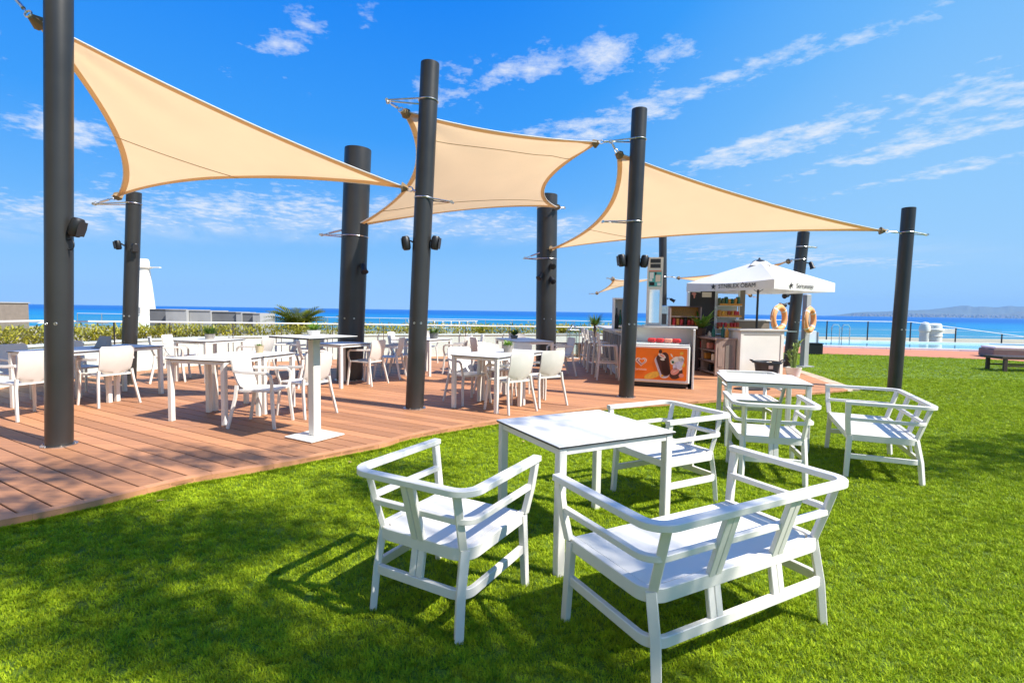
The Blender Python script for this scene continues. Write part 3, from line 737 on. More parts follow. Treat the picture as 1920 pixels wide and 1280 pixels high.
TG1 = 'white tables on the lawn'; TG2 = 'white dining tables on the deck'
table('lawn_table', .86, .77, .74, .05, 'white square table with thin black edge on the lawn, nearest to us', TG1, (.462, 3.267, 0), R(28))
table('lawn_table', .86, .86, .74, .05, 'white table on the lawn in front of the bar, farther from us', TG1, (2.88, 5.88, 0), R(-15))
# deck tables: label, centre, rotation, size
H = .775
for (x, y, rz, w, d, lb) in [
    (-3.72, 6.40, -14, .86, .64, 'white dining table left of the bar-height table, front half of its pair'),
    (-3.56, 7.05, -14, .86, .64, 'white dining table carrying the small tan pot, rear half of its pair'),
    (-6.27, 7.10, -15, .84, .78, 'white dining table half hidden behind the big left pole'),
    (-6.07, 7.90, -15, .84, .78, 'white dining table with a grey stand, right of the big left pole'),
    (-5.82, 9.86, -16, .78, .95, 'white dining table with a dark green bushy pot near the white wall'),
    (-3.12, 9.40, -30, .74, .74, 'white dining table right behind the bar-height table'),
    (-1.84, 11.2, -32, .76, .76, 'white dining table with a yellow green pot behind the second front pole'),
    (-.349, 7.425, -30, .80, .74, 'white dining table at the deck edge, nearer half of the pair in the middle'),
    (.030, 8.085, -30, .80, .74, 'white dining table carrying a leafy grey pot, farther half of the pair in the middle'),
    (.25, 11.35, 20, .84, 1.5, 'long white dining table at the back in front of the thick rear pole')]:
    table('dining_table', w, d, H, .056, lb, TG2, (x, y, ZD), R(rz))
# bar-height table
t = thing('bar_table', 'tall white pedestal bar table with square foot plate at the deck edge', 'table', (-2.150, 5.55, ZD), R(-30))
MB().box((0, 0, 1.105), (.64, .64, .006), ch=.0015).build('table_top', TOPW, t, smooth=False)
MB().box((0, 0, 1.095), (.637, .637, .0135)).build('dark_core', CORE, t, smooth=False)
MB().box((0, 0, .555), (.094, .094, 1.066), ch=.006).build('pedestal', WHITE, t)
MB().box((0, 0, .0135), (.44, .44, .014), ch=.003).build('foot_plate', WHITE, t)
for sx in (-1, 1):
    for sy in (-1, 1): MB().lathe([(.018, 0), (.018, .006)], (sx * .19, sy * .19, 0), 10).build('glide', BLACKP, t)

# ================================================================== RESIN DECK CHAIRS
def deck_chair():
    t = thing('deck_chair', '', 'chair')
    b = MB(); b.prism(rrect(.455, .46, .07, 4), .425, .448); b.build('seat', WHITE_DECK, t, angle=40)
    # moulded back: a curved shell with rounded corners
    b = MB(); nu, nv = 10, 10; vs = []
    for side in (0, 1):
        for j in range(nv + 1):
            v = j / nv; z = .452 + .385 * v; hw = .200 + .018 * v
            if v < .22: hw -= .075 * (1 - math.sqrt(max(0, 1 - (1 - v / .22) ** 2)))
            if v > .9: hw -= .03 * (1 - math.sqrt(max(0, 1 - ((v - .9) / .1) ** 2)))
            for i in range(nu + 1):
                u = -1 + 2 * i / nu
                vs.append((u * hw, -.205 - .095 * v - .02 * math.sin(v * 3.14) + .035 * u * u - (.018 if side else 0), z))
    n = (nu + 1) * (nv + 1); fs = []
    for j in range(nv):
        for i in range(nu):
            a = j * (nu + 1) + i; fs += [(a, a + nu + 1, a + nu + 2, a + 1), (n + a, n + a + 1, n + a + nu + 2, n + a + nu + 1)]
    rim = [i for i in range(nu + 1)] + [j * (nu + 1) + nu for j in range(1, nv + 1)] + [nv * (nu + 1) + i for i in range(nu - 1, -1, -1)] + [j * (nu + 1) for j in range(nv - 1, 0, -1)]
    for i in range(len(rim)):
        a, c = rim[i], rim[(i + 1) % len(rim)]; fs.append((a, c, n + c, n + a))
    b.add(vs, fs); b.build('backrest', WHITE_DECK, t, angle=60)
    for s in (-1, 1):
        MB().sweep([(s * .222, .200, .44), (s * .240, .215, .22), (s * .252, .238, 0)], .042, .034, up=(s, 0, 0), ch=.006, taper=.8).build('leg', WHITE_DECK, t, angle=40)
        MB().sweep([(s * .205, -.215, .50), (s * .222, -.225, .36), (s * .262, -.300, 0)], .044, .032, up=(s, 0, 0), ch=.006, taper=.8).build('leg', WHITE_DECK, t, angle=40)
        MB().sweep([(s * .226, .200, .43), (s * .255, .215, .54), (s * .264, .205, .615), (s * .266, .165, .648), (s * .264, .05, .652), (s * .250, -.12, .655), (s * .222, -.235, .665)], .036, .022, up=(s, 0, .15), ch=.005).build('armrest', WHITE_DECK, t, angle=40)
    return t
dc = deck_chair(); used = False
DG = 'white resin armchairs on the deck'
for (x, y, face, lb) in [
    (-6.10, 6.36, 165, 'white resin chair at the far left, seen side on beside the big left pole'),
    (-5.78, 7.27, 155, 'white resin chair with its back to us just right of the big left pole'),
    (-6.75, 7.95, -20, 'white resin chair on the wall side of the leftmost tables'),
    (-6.85, 7.15, -15, 'white resin chair mostly hidden behind the big left pole, wall side of the table'),
    (-2.98, 6.12, 0, 'white resin chair facing right in front of the table with the tan pot'),
    (-2.74, 6.76, 152, 'white resin chair turned left, just left of the bar table post'),
    (-6.42, 9.55, 35, 'white resin chair left of the table with the dark green bushy pot'),
    (-6.62, 10.25, 10, 'white resin chair by the white wall, behind the one left of the bushy pot table'),
    (-5.05, 10.05, 175, 'white resin chair right of the table with the dark green bushy pot'),
    (-4.82, 10.75, 190, 'white resin chair behind the bar table top, left of its post'),
    (-4.25, 10.6, 150, 'white resin chair seen aslant just left of the bar table post, at the back'),
    (-3.55, 9.22, 25, 'white resin chair left of the table behind the bar table'),
    (-2.72, 9.55, 160, 'white resin chair right of the table behind the bar table, nearer one'),
    (-2.52, 10.45, 178, 'white resin chair in front of the thick grey pole, right side'),
    (-2.80, 12.9, -10, 'white resin chair standing alone left of the second front pole, near the wall'),
    (-2.30, 13.6, -60, 'white resin chair near the wall behind the second front pole'),
    (-1.22, 11.35, 165, 'white resin chair right of the table with the yellow green pot, nearer one'),
    (-.98, 12.15, 190, 'white resin chair right of the table with the yellow green pot, farther one'),
    (-2.35, 11.0, 10, 'white resin chair hidden in part by the second front pole'),
    (-.03, 7.24, 131, 'white resin chair with its back to us at the middle table, left of two'),
    (.46, 7.75, 124, 'white resin chair with its back to us at the middle table, right of two'),
    (-.66, 7.80, -52, 'white resin chair under the middle table facing us, left of two'),
    (-.26, 8.50, -58, 'white resin chair behind the leafy grey pot on the middle table'),
    (.10, 8.95, -100, 'white resin chair at the far end of the middle table'),
    (-.58, 11.05, 25, 'white resin chair left of the long rear table, nearer one'),
    (-.72, 11.95, 20, 'white resin chair left of the long rear table, farther one'),
    (1.06, 11.3, 195, 'white resin chair right of the long rear table near the thick rear pole'),
    (.15, 12.75, -85, 'white resin chair at the far end of the long rear table')]:
    place(dc, used, (x, y, ZD), R(face - 90), lb, DG); used = True

# ================================================================== POLES AND SAILS
def pole(name, label, base, top, r, group, bz=ZD, brackets=(), plate=True):
    t = thing(name, label, 'pole', (base[0], base[1], bz), 0, group)
    B0 = Vector((base[0], base[1], bz)); T = Vector(top) - B0
    MB().tube([Vector((0, 0, -.02)), T * .25, T * .5, T * .75, T], r, 40).build('shaft', POLE, t)
    MB().tube([T * (1 - .002), T + T.normalized() * .012], r * .985, 40).build('cap', DARKM, t)
    if plate: MB().lathe([(r + .035, 0), (r + .035, .012), (r + .002, .016)], (0, 0, 0), 36).build('base_plate', STEEL, t)
    if plate:
        for k_ in range(6): MB().lathe([(.009, .01), (.009, .024), (.0, .026)], ((r + .020) * math.cos(1.047 * k_ + .3), (r + .020) * math.sin(1.047 * k_ + .3), 0), 6).build('anchor_bolt', STEEL, t)
    MB().torus(T * (1.22 / T.z) + Vector((-r * .25, -r * .96, 0)), .011, .006, (0, 1, 0), 10, 6).build('bolt', STEEL, t)
    MB().torus(T * (1.22 / T.z) + Vector((r * .45, -r * .88, 0)), .011, .006, (0.3, -1, 0), 10, 6).build('bolt', STEEL, t)
    for (tip, z) in brackets:
        tip = Vector(tip) - B0; c = T * ((z - bz) / T.z)
        d = (tip - c); d2 = Vector((d.x, d.y, 0)).normalized(); sd_ = d2.cross(Vector((0, 0, 1)))
        b = MB(); b.torus(c, r + .006, .009, T.normalized(), 28, 6)
        b.build('collar', STEEL, t)
        b = MB()
        b.tube([c + sd_ * r * .97, tip + sd_ * .02], .011, 8); b.tube([c - sd_ * r * .97, tip - sd_ * .02], .011, 8)
        b.tube([tip - sd_ * .035, tip + sd_ * .035], .022, 10)
        b.build('bracket', STEEL, t)
    return t
PG = 'dark grey sail masts'
pole('sail_mast', 'thick grey mast nearest to us at the left edge', (-4.525, 5.06), (-4.32, 5.06, 5.6), .112, PG, brackets=[((-4.95, 5.2, 4.50), 4.50)])
pole('sail_mast', 'tall grey mast in the middle, its top clear above the sails', (-1.383, 7.257), (-1.182, 7.257, 4.834), .128, PG, brackets=[((-1.78, 7.30, 4.36), 4.34), ((-.86, 7.2, 2.96), 3.02)])
pole('sail_mast', 'grey mast in front of the orange ice cream freezer', (1.923, 8.499), (2.009, 8.499, 4.737), .124, PG, brackets=[((1.55, 8.5, 4.24), 4.27), ((1.46, 8.5, 2.95), 2.95)])
pole('sail_mast', 'rightmost grey mast standing on the lawn', (7.441, 9.889), (7.519, 9.889, 3.52), .116, PG, bz=0, brackets=[((7.87, 9.86, 3.03), 3.07)])
pole('sail_mast', 'grey mast at the back left, before the white wall', (-6.82, 9.05), (-6.62, 9.05, 3.42), .114, PG, brackets=[((-7.28, 9.0, 3.21), 3.24)])
pole('sail_mast', 'very thick grey mast behind the bar table', (-3.215, 10.10), (-3.03, 10.10, 4.53), .250, PG, brackets=[((-3.75, 10.05, 2.89), 2.87), ((-2.62, 10.0, 4.0), 4.07)])
pole('sail_mast', 'very thick grey mast at the back in the centre', (.875, 13.1), (.835, 13.1, 4.38), .258, PG, brackets=[((.27, 13.0, 2.79), 2.79), ((1.27, 13.0, 4.06), 4.06)])
pole('sail_mast', 'grey leaning mast behind the white parasol and lifebuoys', (7.50, 13.8), (7.73, 13.8, 3.66), .146, PG, brackets=[((8.08, 13.8, 3.28), 3.28), ((7.42, 13.75, 2.93), 2.95)])
pole('sail_mast', 'slim grey mast far behind the bar, by the menu tower', (5.62, 19.0), (5.48, 19.0, 4.30), .14, PG, brackets=[((5.85, 18.9, 2.80), 2.80)])

def relax(V, fixed, nb, it=1300):
    idx = np.array(nb)
    for _ in range(it):
        A = V[idx].mean(1); A[fixed] = V[fixed]; V = A
    return V
def edge_pts(a, b, sag, ctr, n):
    a, b = np.array(a, float), np.array(b, float); mid = (a + b) / 2; d = np.array(ctr) - mid
    t_ = (b - a) / np.linalg.norm(b - a); d = d - t_ * d.dot(t_); d /= np.linalg.norm(d)
    return [a + (b - a) * (i / n) + d * sag * 4 * (i / n) * (1 - i / n) for i in range(n + 1)]
def sail(label, corners, sags, anchors, seams=((.5, 0),), n=44):
    t = thing('shade_sail', label, 'shade sail', (0, 0, 0), 0, 'sand coloured shade sails')
    ctr = np.mean(np.array(corners), 0); k = len(corners)
    E = [edge_pts(corners[i], corners[(i + 1) % k], sags[i], ctr, n) for i in range(k)]
    V = []; F = []; fixed = []; nb = []
    if k == 3:
        id_ = {}
        for i in range(n + 1):
            for j in range(n + 1 - i):
                id_[(i, j)] = len(V); l = n - i - j
                p = (np.array(corners[0]) * l + np.array(corners[1]) * i + np.array(corners[2]) * j) / n; fx = True
                if j == 0: p = E[0][i]
                elif l == 0: p = E[1][j]
                elif i == 0: p = E[2][n - j]
                else: fx = False
                V.append(p); fixed.append(fx)
        for (i, j), a in id_.items():
            q_ = [id_.get((i + 1, j)), id_.get((i - 1, j)), id_.get((i, j + 1)), id_.get((i, j - 1)), id_.get((i + 1, j - 1)), id_.get((i - 1, j + 1))]
            nb.append([x if x is not None else a for x in q_])
            if (i + 1, j) in id_ and (i, j + 1) in id_: F.append((a, id_[(i + 1, j)], id_[(i, j + 1)]))
            if (i + 1, j + 1) in id_: F.append((id_[(i + 1, j)], id_[(i + 1, j + 1)], id_[(i, j + 1)]))
        bnd = [[id_[(i, 0)] for i in range(n + 1)], [id_[(n - j, j)] for j in range(n + 1)], [id_[(0, n - j)] for j in range(n + 1)]]
        rows = lambda f: [id_[(i, int(f * n))] for i in range(n + 1 - int(f * n))]
    else:
        id_ = lambda i, j: i * (n + 1) + j
        for i in range(n + 1):
            for j in range(n + 1):
                u_, v_ = i / n, j / n; fx = True
                p = (np.array(corners[0]) * (1 - u_) + np.array(corners[1]) * u_) * (1 - v_) + (np.array(corners[3]) * (1 - u_) + np.array(corners[2]) * u_) * v_
                if j == 0: p = E[0][i]
                elif i == n: p = E[1][j]
                elif j == n: p = E[2][n - i]
                elif i == 0: p = E[3][n - j]
                else: fx = False
                V.append(p); fixed.append(fx)
        for i in range(n + 1):
            for j in range(n + 1):
                a = id_(i, j); nb.append([id_(min(i + 1, n), j), id_(max(i - 1, 0), j), id_(i, min(j + 1, n)), id_(i, max(j - 1, 0))])
                if i < n and j < n: F.append((a, id_(i + 1, j), id_(i + 1, j + 1), id_(i, j + 1)))
        bnd = [[id_(i, 0) for i in range(n + 1)], [id_(n, j) for j in range(n + 1)], [id_(n - i, n) for i in range(n + 1)], [id_(0, n - j) for j in range(n + 1)]]
        rows = lambda f: [id_(i, int(f * n)) for i in range(n + 1)]
    V = relax(np.array(V), np.array(fixed), nb)
    # tension creases running out from the corners
    nrm = np.cross(np.array(corners[1]) - np.array(corners[0]), np.array(corners[-1]) - np.array(corners[0])); nrm /= np.linalg.norm(nrm); fx_ = np.array(fixed)
    for ci, c_ in enumerate(corners):
        d_ = V - np.array(c_); r_ = np.linalg.norm(d_, axis=1); ax = ctr - np.array(c_); ax /= np.linalg.norm(ax); bx = np.cross(nrm, ax)
        ang = np.arctan2(d_ @ bx, d_ @ ax); amp = 0.020 * np.exp(-r_ / 1.1) * np.minimum(1, r_ / .25) * np.sin(ang * 11 + ci * 1.7) * (~fx_)
        V = V + nrm[None, :] * amp[:, None]
    b = MB(); b.add([tuple(v) for v in V], F); b.build('cloth', SAIL, t, angle=180)
    C_ = Vector(V.mean(0)); 
    for e in bnd:
        # doubled hem along each edge, hung just under the cloth
        b = MB(); vs = []
        for w_, ii in enumerate(e):
            p = Vector(V[ii]); ta = (Vector(V[e[min(w_ + 1, n)]]) - Vector(V[e[max(w_ - 1, 0)]])).normalized(); inn = (C_ - p); inn = (inn - ta * inn.dot(ta)).normalized()
            # stay on the cloth: take the nearest interior neighbours as the inward direction
            cand = [Vector(V[x]) - p for x in nb[ii] if x != ii and not fixed[x]]
            if cand:
                s_ = Vector((0, 0, 0))
                for c_ in cand: s_ += c_
                s_ = s_ - ta * s_.dot(ta)
                if s_.length > 1e-4: inn = s_.normalized()
            vs += [p + Vector((0, 0, -.006)), p + inn * .075 + Vector((0, 0, -.008))]
        b.add(vs, [(2 * i, 2 * i + 1, 2 * i + 3, 2 * i + 2) for i in range(n)]); b.build('hem', HEM, t, angle=180)
        MB().tube([Vector(V[ii]) for ii in e], .009, 6).build('edge_cord', PARA, t)
    for f in seams:
        r_ = rows(f[0]); MB().tube([Vector(V[ii]) + Vector((0, 0, -.004)) for ii in r_], .0055, 5).build('seam', SEAM, t)
    for c_, an in zip(corners, anchors):
        c_ = Vector(c_); an = Vector(an); d = (an - c_); L_ = d.length; dn_ = d.normalized(); inn = (C_ - c_).normalized()
        b = MB(); b.tube([c_ - dn_ * .02, c_ + inn * .10], .030, 8, r1=.075); b.build('corner_patch', WEBB, t)
        b = MB(); b.torus(c_ + dn_ * .02, .035, .009, dn_.cross(Vector((0, .3, 1))), 14, 6); b.build('ring', STEEL, t)
        b = MB(); b.tube([c_ + dn_ * .05, c_ + dn_ * (L_ * .35)], .008, 7); b.tube([c_ + dn_ * (L_ * .32), c_ + dn_ * (L_ * .75)], .019, 8); b.tube([c_ + dn_ * (L_ * .73), an], .008, 7)
        b.torus(an, .026, .008, dn_.cross(Vector((.2, .1, 1))), 12, 6); b.build('turnbuckle', STEEL, t)
    return t
sail('sand coloured triangular sail at the left, swooping down to the middle mast',
     [(-4.69, 5.10, 4.24), (-1.46, 7.22, 3.14), (-6.90, 9.0, 3.33)], [.16, .42, .36], [(-4.95, 5.2, 4.49), (-1.27, 7.2, 3.06), (-7.26, 9.0, 3.22)], seams=((.46, 0),))
sail('sand coloured four-cornered sail in the centre between the two middle masts',
     [(-1.56, 7.22, 4.20), (1.38, 8.48, 4.22), (1.12, 12.9, 4.04), (-3.15, 10.0, 3.02)], [.16, .62, .42, .66], [(-1.77, 7.3, 4.34), (1.56, 8.5, 4.24), (1.26, 13.0, 4.07), (-3.72, 10.05, 2.89)], seams=((.16, 0), (.82, 0)))
sail('sand coloured triangular sail at the right reaching the rightmost mast',
     [(1.66, 8.50, 4.07), (7.10, 9.88, 3.09), (.87, 12.9, 3.01)], [.18, .36, .55], [(1.57, 8.5, 4.23), (7.40, 9.87, 3.06), (.30, 13.0, 2.80)], seams=((.66, 0),))
sail('sand coloured sail in the distance behind the white parasol',
     [(6.0, 18.9, 2.76), (7.44, 13.85, 2.92), (8.9, 19.2, 2.15)], [.22, .35, .40], [(5.83, 18.9, 2.80), (7.46, 13.8, 2.94), (9.3, 19.5, 2.1)], seams=((.5, 0),), n=16)
sail('small far sail showing left of the menu tower',
     [(5.35, 19.0, 2.75), (3.2, 16.6, 2.55), (3.3, 20.4, 2.2)], [.25, .2, .25], [(5.5, 19.0, 2.8), (3.0, 16.4, 2.55), (3.1, 20.7, 2.2)], seams=((.5, 0),), n=14)

# ---- loudspeakers and spotlights clamped to the masts
def speaker(label, loc, rz, tilt, s=1.0):
    t = thing('loudspeaker', label, 'loudspeaker', loc, rz, 'black outdoor loudspeakers on the masts')
    M_ = Matrix.Rotation(tilt, 3, 'X')
    b = MB(); prof_ = [(.0, -.13), (.062, -.125), (.085, -.09), (.088, 0), (.085, .09), (.062, .125), (0, .13)]
    vs = MB().lathe(prof_, (0, 0, 0), 16, 1, .9)
    b.add([M_ @ (Vector(v) * s) for v in vs.v], vs.f); b.build('cabinet', BLACKP, t)
    b = MB(); g_ = [(-.06, -.1), (.06, -.1), (.07, 0), (.06, .1), (-.06, .1), (-.07, 0)]
    b.card(g_, Matrix.Translation((0, 0, 0)) @ M_.to_4x4() @ Matrix.Translation((0, -.083 * s, 0)) @ Matrix.Scale(s, 4)); b.build('grille', DARKM, t, smooth=False)
    MB().sweep([(0, .075 * s, .05 * s), (0, .13 * s, .02 * s), (0, .17 * s, .0)], .03, .02).build('clamp_arm', DARKM, t)
    return t
def spot(label, loc, rz, tilt):
    t = thing('spotlight', label, 'spotlight', loc, rz, 'black spotlights on the masts')
    M_ = Matrix.Rotation(tilt, 4, 'X')
    b = MB(); v_ = MB().lathe([(.035, .09), (.05, .06), (.055, -.06), (.072, -.10), (.066, -.104)], (0, 0, 0), 18)
    b.add([M_ @ Vector(v) for v in v_.v], v_.f); b.build('housing', BLACKP, t)
    b = MB(); v_ = MB().lathe([(.064, -.098), (.0, -.095)], (0, 0, 0), 18); b.add([M_ @ Vector(v) for v in v_.v], v_.f); b.build('lens', STEEL, t)
    b = MB(); b.tube([(0, 0, .02), (0, .10, .06), (0, .17, .05)], .014, 8); b.torus((0, .17, .05), .03, .012, (0, 1, 0), 12, 6); b.build('bracket', DARKM, t)
    return t
speaker('black loudspeaker on the right of the nearest mast', (-4.265, 5.05, 2.22), R(85), R(20), .72)
o = MB().torus((0, 0, 0), .05, .006, (.3, 1, 0), 18, 6).build('speaker_cable', BLACKP); o.location = (-4.315, 5.03, 2.05)
tag(o, 'small loop of black cable under the loudspeaker on the nearest mast', 'cable')
speaker('black loudspeaker on the left of the back left mast', (-6.80, 8.88, 2.50), R(-25), R(10), .62)
speaker('black loudspeaker on the right of the back left mast', (-6.53, 8.92, 2.46), R(40), R(10), .62)
speaker('black loudspeaker on the left of the middle mast', (-1.50, 7.22, 2.39), R(-80), R(8), .76)
speaker('black loudspeaker on the right of the middle mast', (-1.09, 7.22, 2.40), R(80), R(8), .76)
speaker('black loudspeaker on the left of the mast before the freezer', (1.78, 8.46, 2.32), R(-80), R(8), .8)
speaker('black loudspeaker on the right of the mast before the freezer', (2.15, 8.46, 2.31), R(80), R(8), .8)
spot('black spotlight on the very thick mast behind the bar table', (-2.83, 9.78, 2.24), R(30), R(-35))
spot('black spotlight on the central rear mast, upper of three', (.97, 12.78, 2.60), R(10), R(-70))
spot('black spotlight on the central rear mast, left of three', (.68, 12.76, 2.34), R(-40), R(-50))
spot('black spotlight on the central rear mast, lower right of three', (.97, 12.77, 2.26), R(20), R(-50))
spot('black spotlight on the right of the leaning mast', (7.92, 13.7, 2.80), R(60), R(-20))
spot('black spotlight under the right of the parasol', (7.28, 13.66, 1.98), R(-60), R(-80))
spot('black spotlight on the far slim mast by the menu tower', (5.86, 18.86, 1.95), R(70), R(-60))
spot('black spotlight on the middle of the leaning mast', (7.20, 13.66, 1.72), R(-80), R(-90))

# ================================================================== BAR
ORD = ['leftmost', 'second from left', 'third from left', 'fourth from left', 'fifth from left', 'sixth from left', 'seventh from left', 'eighth from left', 'ninth from left', 'rightmost']
def loc_frame(x, y, z, rz): return Matrix.Translation((x, y, z)) @ Matrix.Rotation(rz, 4, 'Z')
# ---- ice cream freezer
FZ = (2.69, 9.655, ZD); FR = R(-19.6)
t = thing('ice_cream_freezer', 'orange and white ice cream chest freezer at the front of the bar', 'freezer', FZ, FR)
HWZ, FH = .645, .80
MB().box((0, .33, .09 + (FH - .09) / 2), (2 * HWZ, .62, FH - .09), ch=.02).build('body', WHITE, t)
MB().box((0, .33, FH + .012), (2 * HWZ - .02, .60, .024), ch=.006).build('lid_frame', COPING, t)
for s in (-1, 1):
    MB().box((s * .31, .33, FH + .030), (.60, .54, .008)).build('glass_lid', GLASS, t, smooth=False)
MB().box((0, .33, .05), (2 * HWZ - .06, .54, .075)).build('plinth', BLACKP, t, smooth=False)
for sx in (-1, 1):
    for sy in (.07, .58): MB().lathe([(.02, 0), (.02, .03)], (sx * (HWZ - .04), sy, 0), 10).build('foot', STEEL, t)
fp_ = MB(); fp_.card(rrect(2 * HWZ - .10, FH - .20, .025, 4), Matrix.Translation((0, .019, .10 + (FH - .10) / 2)) , .006); pnl = fp_.build('front_panel', ORANGE, t, smooth=False)
sp_ = MB(); sp_.card(rrect(.55, FH - .20, .02, 4), Matrix.Translation((-HWZ + .001, .33, .10 + (FH - .10) / 2)) @ Matrix.Rotation(R(-90), 4, 'Z'), .006); sp_.build('side_panel', ORANGE, t, smooth=False)
zc_ = .10 + (FH - .10) / 2
def pr_(poly, x, z, rot, M, name, lay, sx=1, sz=1, par=pnl):
    c, s = math.cos(rot), math.sin(rot)
    pts_ = [(x + (px * sx) * c - (pz * sz) * s, z + (px * sx) * s + (pz * sz) * c) for px, pz in poly]
    b_ = MB(); b_.card(pts_, Matrix.Translation((0, .0128 - .0016 * lay, zc_)), .0014); return b_.build(name, M, par, smooth=False)
def ell(n=22): return [(math.cos(2 * math.pi * i / n), math.sin(2 * math.pi * i / n)) for i in range(n)]
def heart(n=40):
    P = []
    for i in range(n):
        a = 2 * math.pi * i / n; P.append((16 * math.sin(a) ** 3 / 16, (13 * math.cos(a) - 5 * math.cos(2 * a) - 2 * math.cos(3 * a) - math.cos(4 * a)) / 16))
    return P
hx = -.235
for i, (sc_, M_) in enumerate(((.105, CREAM), (.088, ROSE), (.080, PURPLE), (.070, CREAM), (.050, ORANGE))):
    pr_(heart(), hx + (0.004 * i), .035 + .002 * i, 0, M_, 'heart_emblem', 1 + i, sc_, sc_ * .9)
text_mesh('Eornnoie', .062, CREAM, 'lettering', pnl, Matrix.Translation((hx - .01, .009, zc_ - .115)) @ Matrix.Rotation(R(90), 4, 'X'))
# the printed ice cream lolly and the broken one beside it
cap = [(.085 * math.cos(R(a)), .11 + .085 * math.sin(R(a))) for a in range(0, 181, 15)] + [(.085 * math.cos(R(a)), -.15 + .085 * math.sin(R(a))) for a in range(180, 361, 15)]
pr_(cap, .145, -.035, R(20), CREAM, 'lolly_rim', 1, 1.12, 1.04); pr_(cap, .150, -.030, R(20), LILAC, 'lolly_shine', 2, 1.02, 1.0)
pr_(cap, .165, .0, R(20), CHOC, 'chocolate_lolly', 3); pr_(cap, .21, .03, R(8), CHOC, 'chocolate_lolly', 3, .85, 1.0)
pr_(ell(), .145, .155, R(-30), CREAM, 'cream_flake', 4, .075, .036); pr_(ell(), .150, .160, R(-30), ROSE, 'cream_flake', 5, .05, .018); pr_(ell(), .155, .09, R(-10), CREAM, 'cream_flake', 4, .042, .02)
pr_(ell(), .115, .235, 0, CHOC, 'cream_flake', 4, .03, .04)
pr_(ell(), .405, -.16, R(40), CHOC, 'chocolate_shell', 1, .13, .10)
for (x, z, a, b_, rot, M_) in [(.40, .10, .075, .05, 20, CREAM), (.345, .05, .05, .055, 0, CREAM), (.40, .0, .05, .10, -15, LILAC), (.475, .02, .05, .11, -20, LILAC), (.49, .11, .05, .06, 40, CREAM), (.46, -.06, .055, .05, 0, CREAM), (.385, -.125, .085, .06, 35, ROSE), (.50, -.20, .045, .04, 0, ROSE), (.495, .215, .035, .028, 30, YELLOW), (.53, 0, .03, .04, 0, YELLOW), (.32, .17, .012, .04, 30, CREAM), (.16, -.22, .022, .02, 0, YELLOW), (-.02, -.22, .16, .06, 20, YELLOW)]:
    lay = 1 if M_ is YELLOW and a > .1 else 2 + int(rng.random() * 4)
    pr_(ell(), x, z, R(rot), M_, 'ice_cream_print', lay, a, b_)
pr_(ell(), .345, .045, 0, GREENB, 'ice_cream_print', 7, .02, .026); pr_(ell(), .385, -.125, R(35), CREAM, 'ice_cream_print', 7, .06, .004)
# packs of ice cream standing on the lid
q = random.Random(4)
for i in range(4):
    o = MB().box((0, 0, .04), (.16, .10, .08), ch=.02).build('snack_pack', [REDP, REDP, ROSE, REDP][i], None)
    p = loc_frame(*FZ, FR) @ Vector((-.08 + .155 * i, .46, FH + .0345)); o.location = p; o.rotation_euler = (0, 0, FR + q.uniform(-.3, .3))
    tag(o, ['red pack on the freezer lid, leftmost of four', 'red pack on the freezer lid, second from left', 'rose pack on the freezer lid between red ones', 'red pack on the freezer lid, rightmost of four'][i], 'pack', 'packs on the freezer lid')
# ---- counter wrapping the freezer
t = thing('bar_counter', 'white bar counter wrapped around the orange freezer', 'counter', FZ, FR)
MB().box((.0, .86, 1.125), (1.52, .62, .036), ch=.006).build('counter_top', GREYW, t)
MB().box((0, .735, .55), (1.44, .03, 1.108)).build('back_panel', PLASTER, t, smooth=False)
MB().box((.705, .42, .55), (.035, .76, 1.108), ch=.004).build('end_panel', PLASTER, t)
MB().box((.0, 1.14, .55), (1.44, .03, 1.10)).build('inner_panel', PLASTER, t, smooth=False)
# long counter with stools running away from us
t = thing('bar_counter', 'long grey topped bar counter running back beside the stools', 'counter', (2.62, 12.35, ZD), R(-3))
MB().box((0, 0, .50), (.42, 3.5, 1.0)).build('body', PLASTER, t, smooth=False)
for k in range(5): MB().box((-.217, -1.4 + .7 * k, .56), (.012, .58, .70), ch=.003).build('taupe_inset', TAUPE, t)
MB().box((-.08, 0, 1.022), (.66, 3.6, .04), ch=.006).build('counter_top', GREYW, t)
# ---- bar stools
def stool():
    t = thing('bar_stool', '', 'stool')
    MB().prism(rrect(.38, .38, .05, 4), .70, .725).build('seat', WHITE_DECK, t, angle=50)
    b = MB(); b.sweep([(-.17, -.17, .72), (-.17, -.20, .85), (-.16, -.215, .97)], .045, .028, up=(1, 0, 0)); b.sweep([(.17, -.17, .72), (.17, -.20, .85), (.16, -.215, .97)], .045, .028, up=(1, 0, 0)); b.build('back_post', WHITE_DECK, t, angle=50)
    MB().box((0, -.207, .92), (.36, .022, .12), ch=.008).build('backrest', WHITE_DECK, t)
    for sx in (-1, 1):
        for sy in (-1, 1):
            MB().sweep([(sx * .165, sy * .165, .71), (sx * .215, sy * .225, 0)], .045, .036, up=(sx, 0, 0), taper=.8).build('leg', WHITE_DECK, t, angle=50)
    for (p, q_) in [((-.2, -.205, .25), (.2, -.205, .25)), ((-.2, .205, .25), (.2, .205, .25)), ((-.195, -.2, .36), (-.195, .2, .36)), ((.195, -.2, .36), (.195, .2, .36))]:
        MB().sweep([p, q_], .024, .032).build('footrest', WHITE_DECK, t)
    return t
st = stool(); used = False
for (x, y, f, lb) in [(2.02, 10.78, -5, 'white bar stool nearest to the orange freezer'), (2.02, 11.75, 5, 'white bar stool second from the freezer'), (2.06, 12.75, 0, 'white bar stool third from the freezer'), (2.10, 13.7, 3, 'white bar stool farthest from the freezer')]:
    place(st, used, (x, y, ZD), R(f - 90), lb, 'bar stools along the counter'); used = True
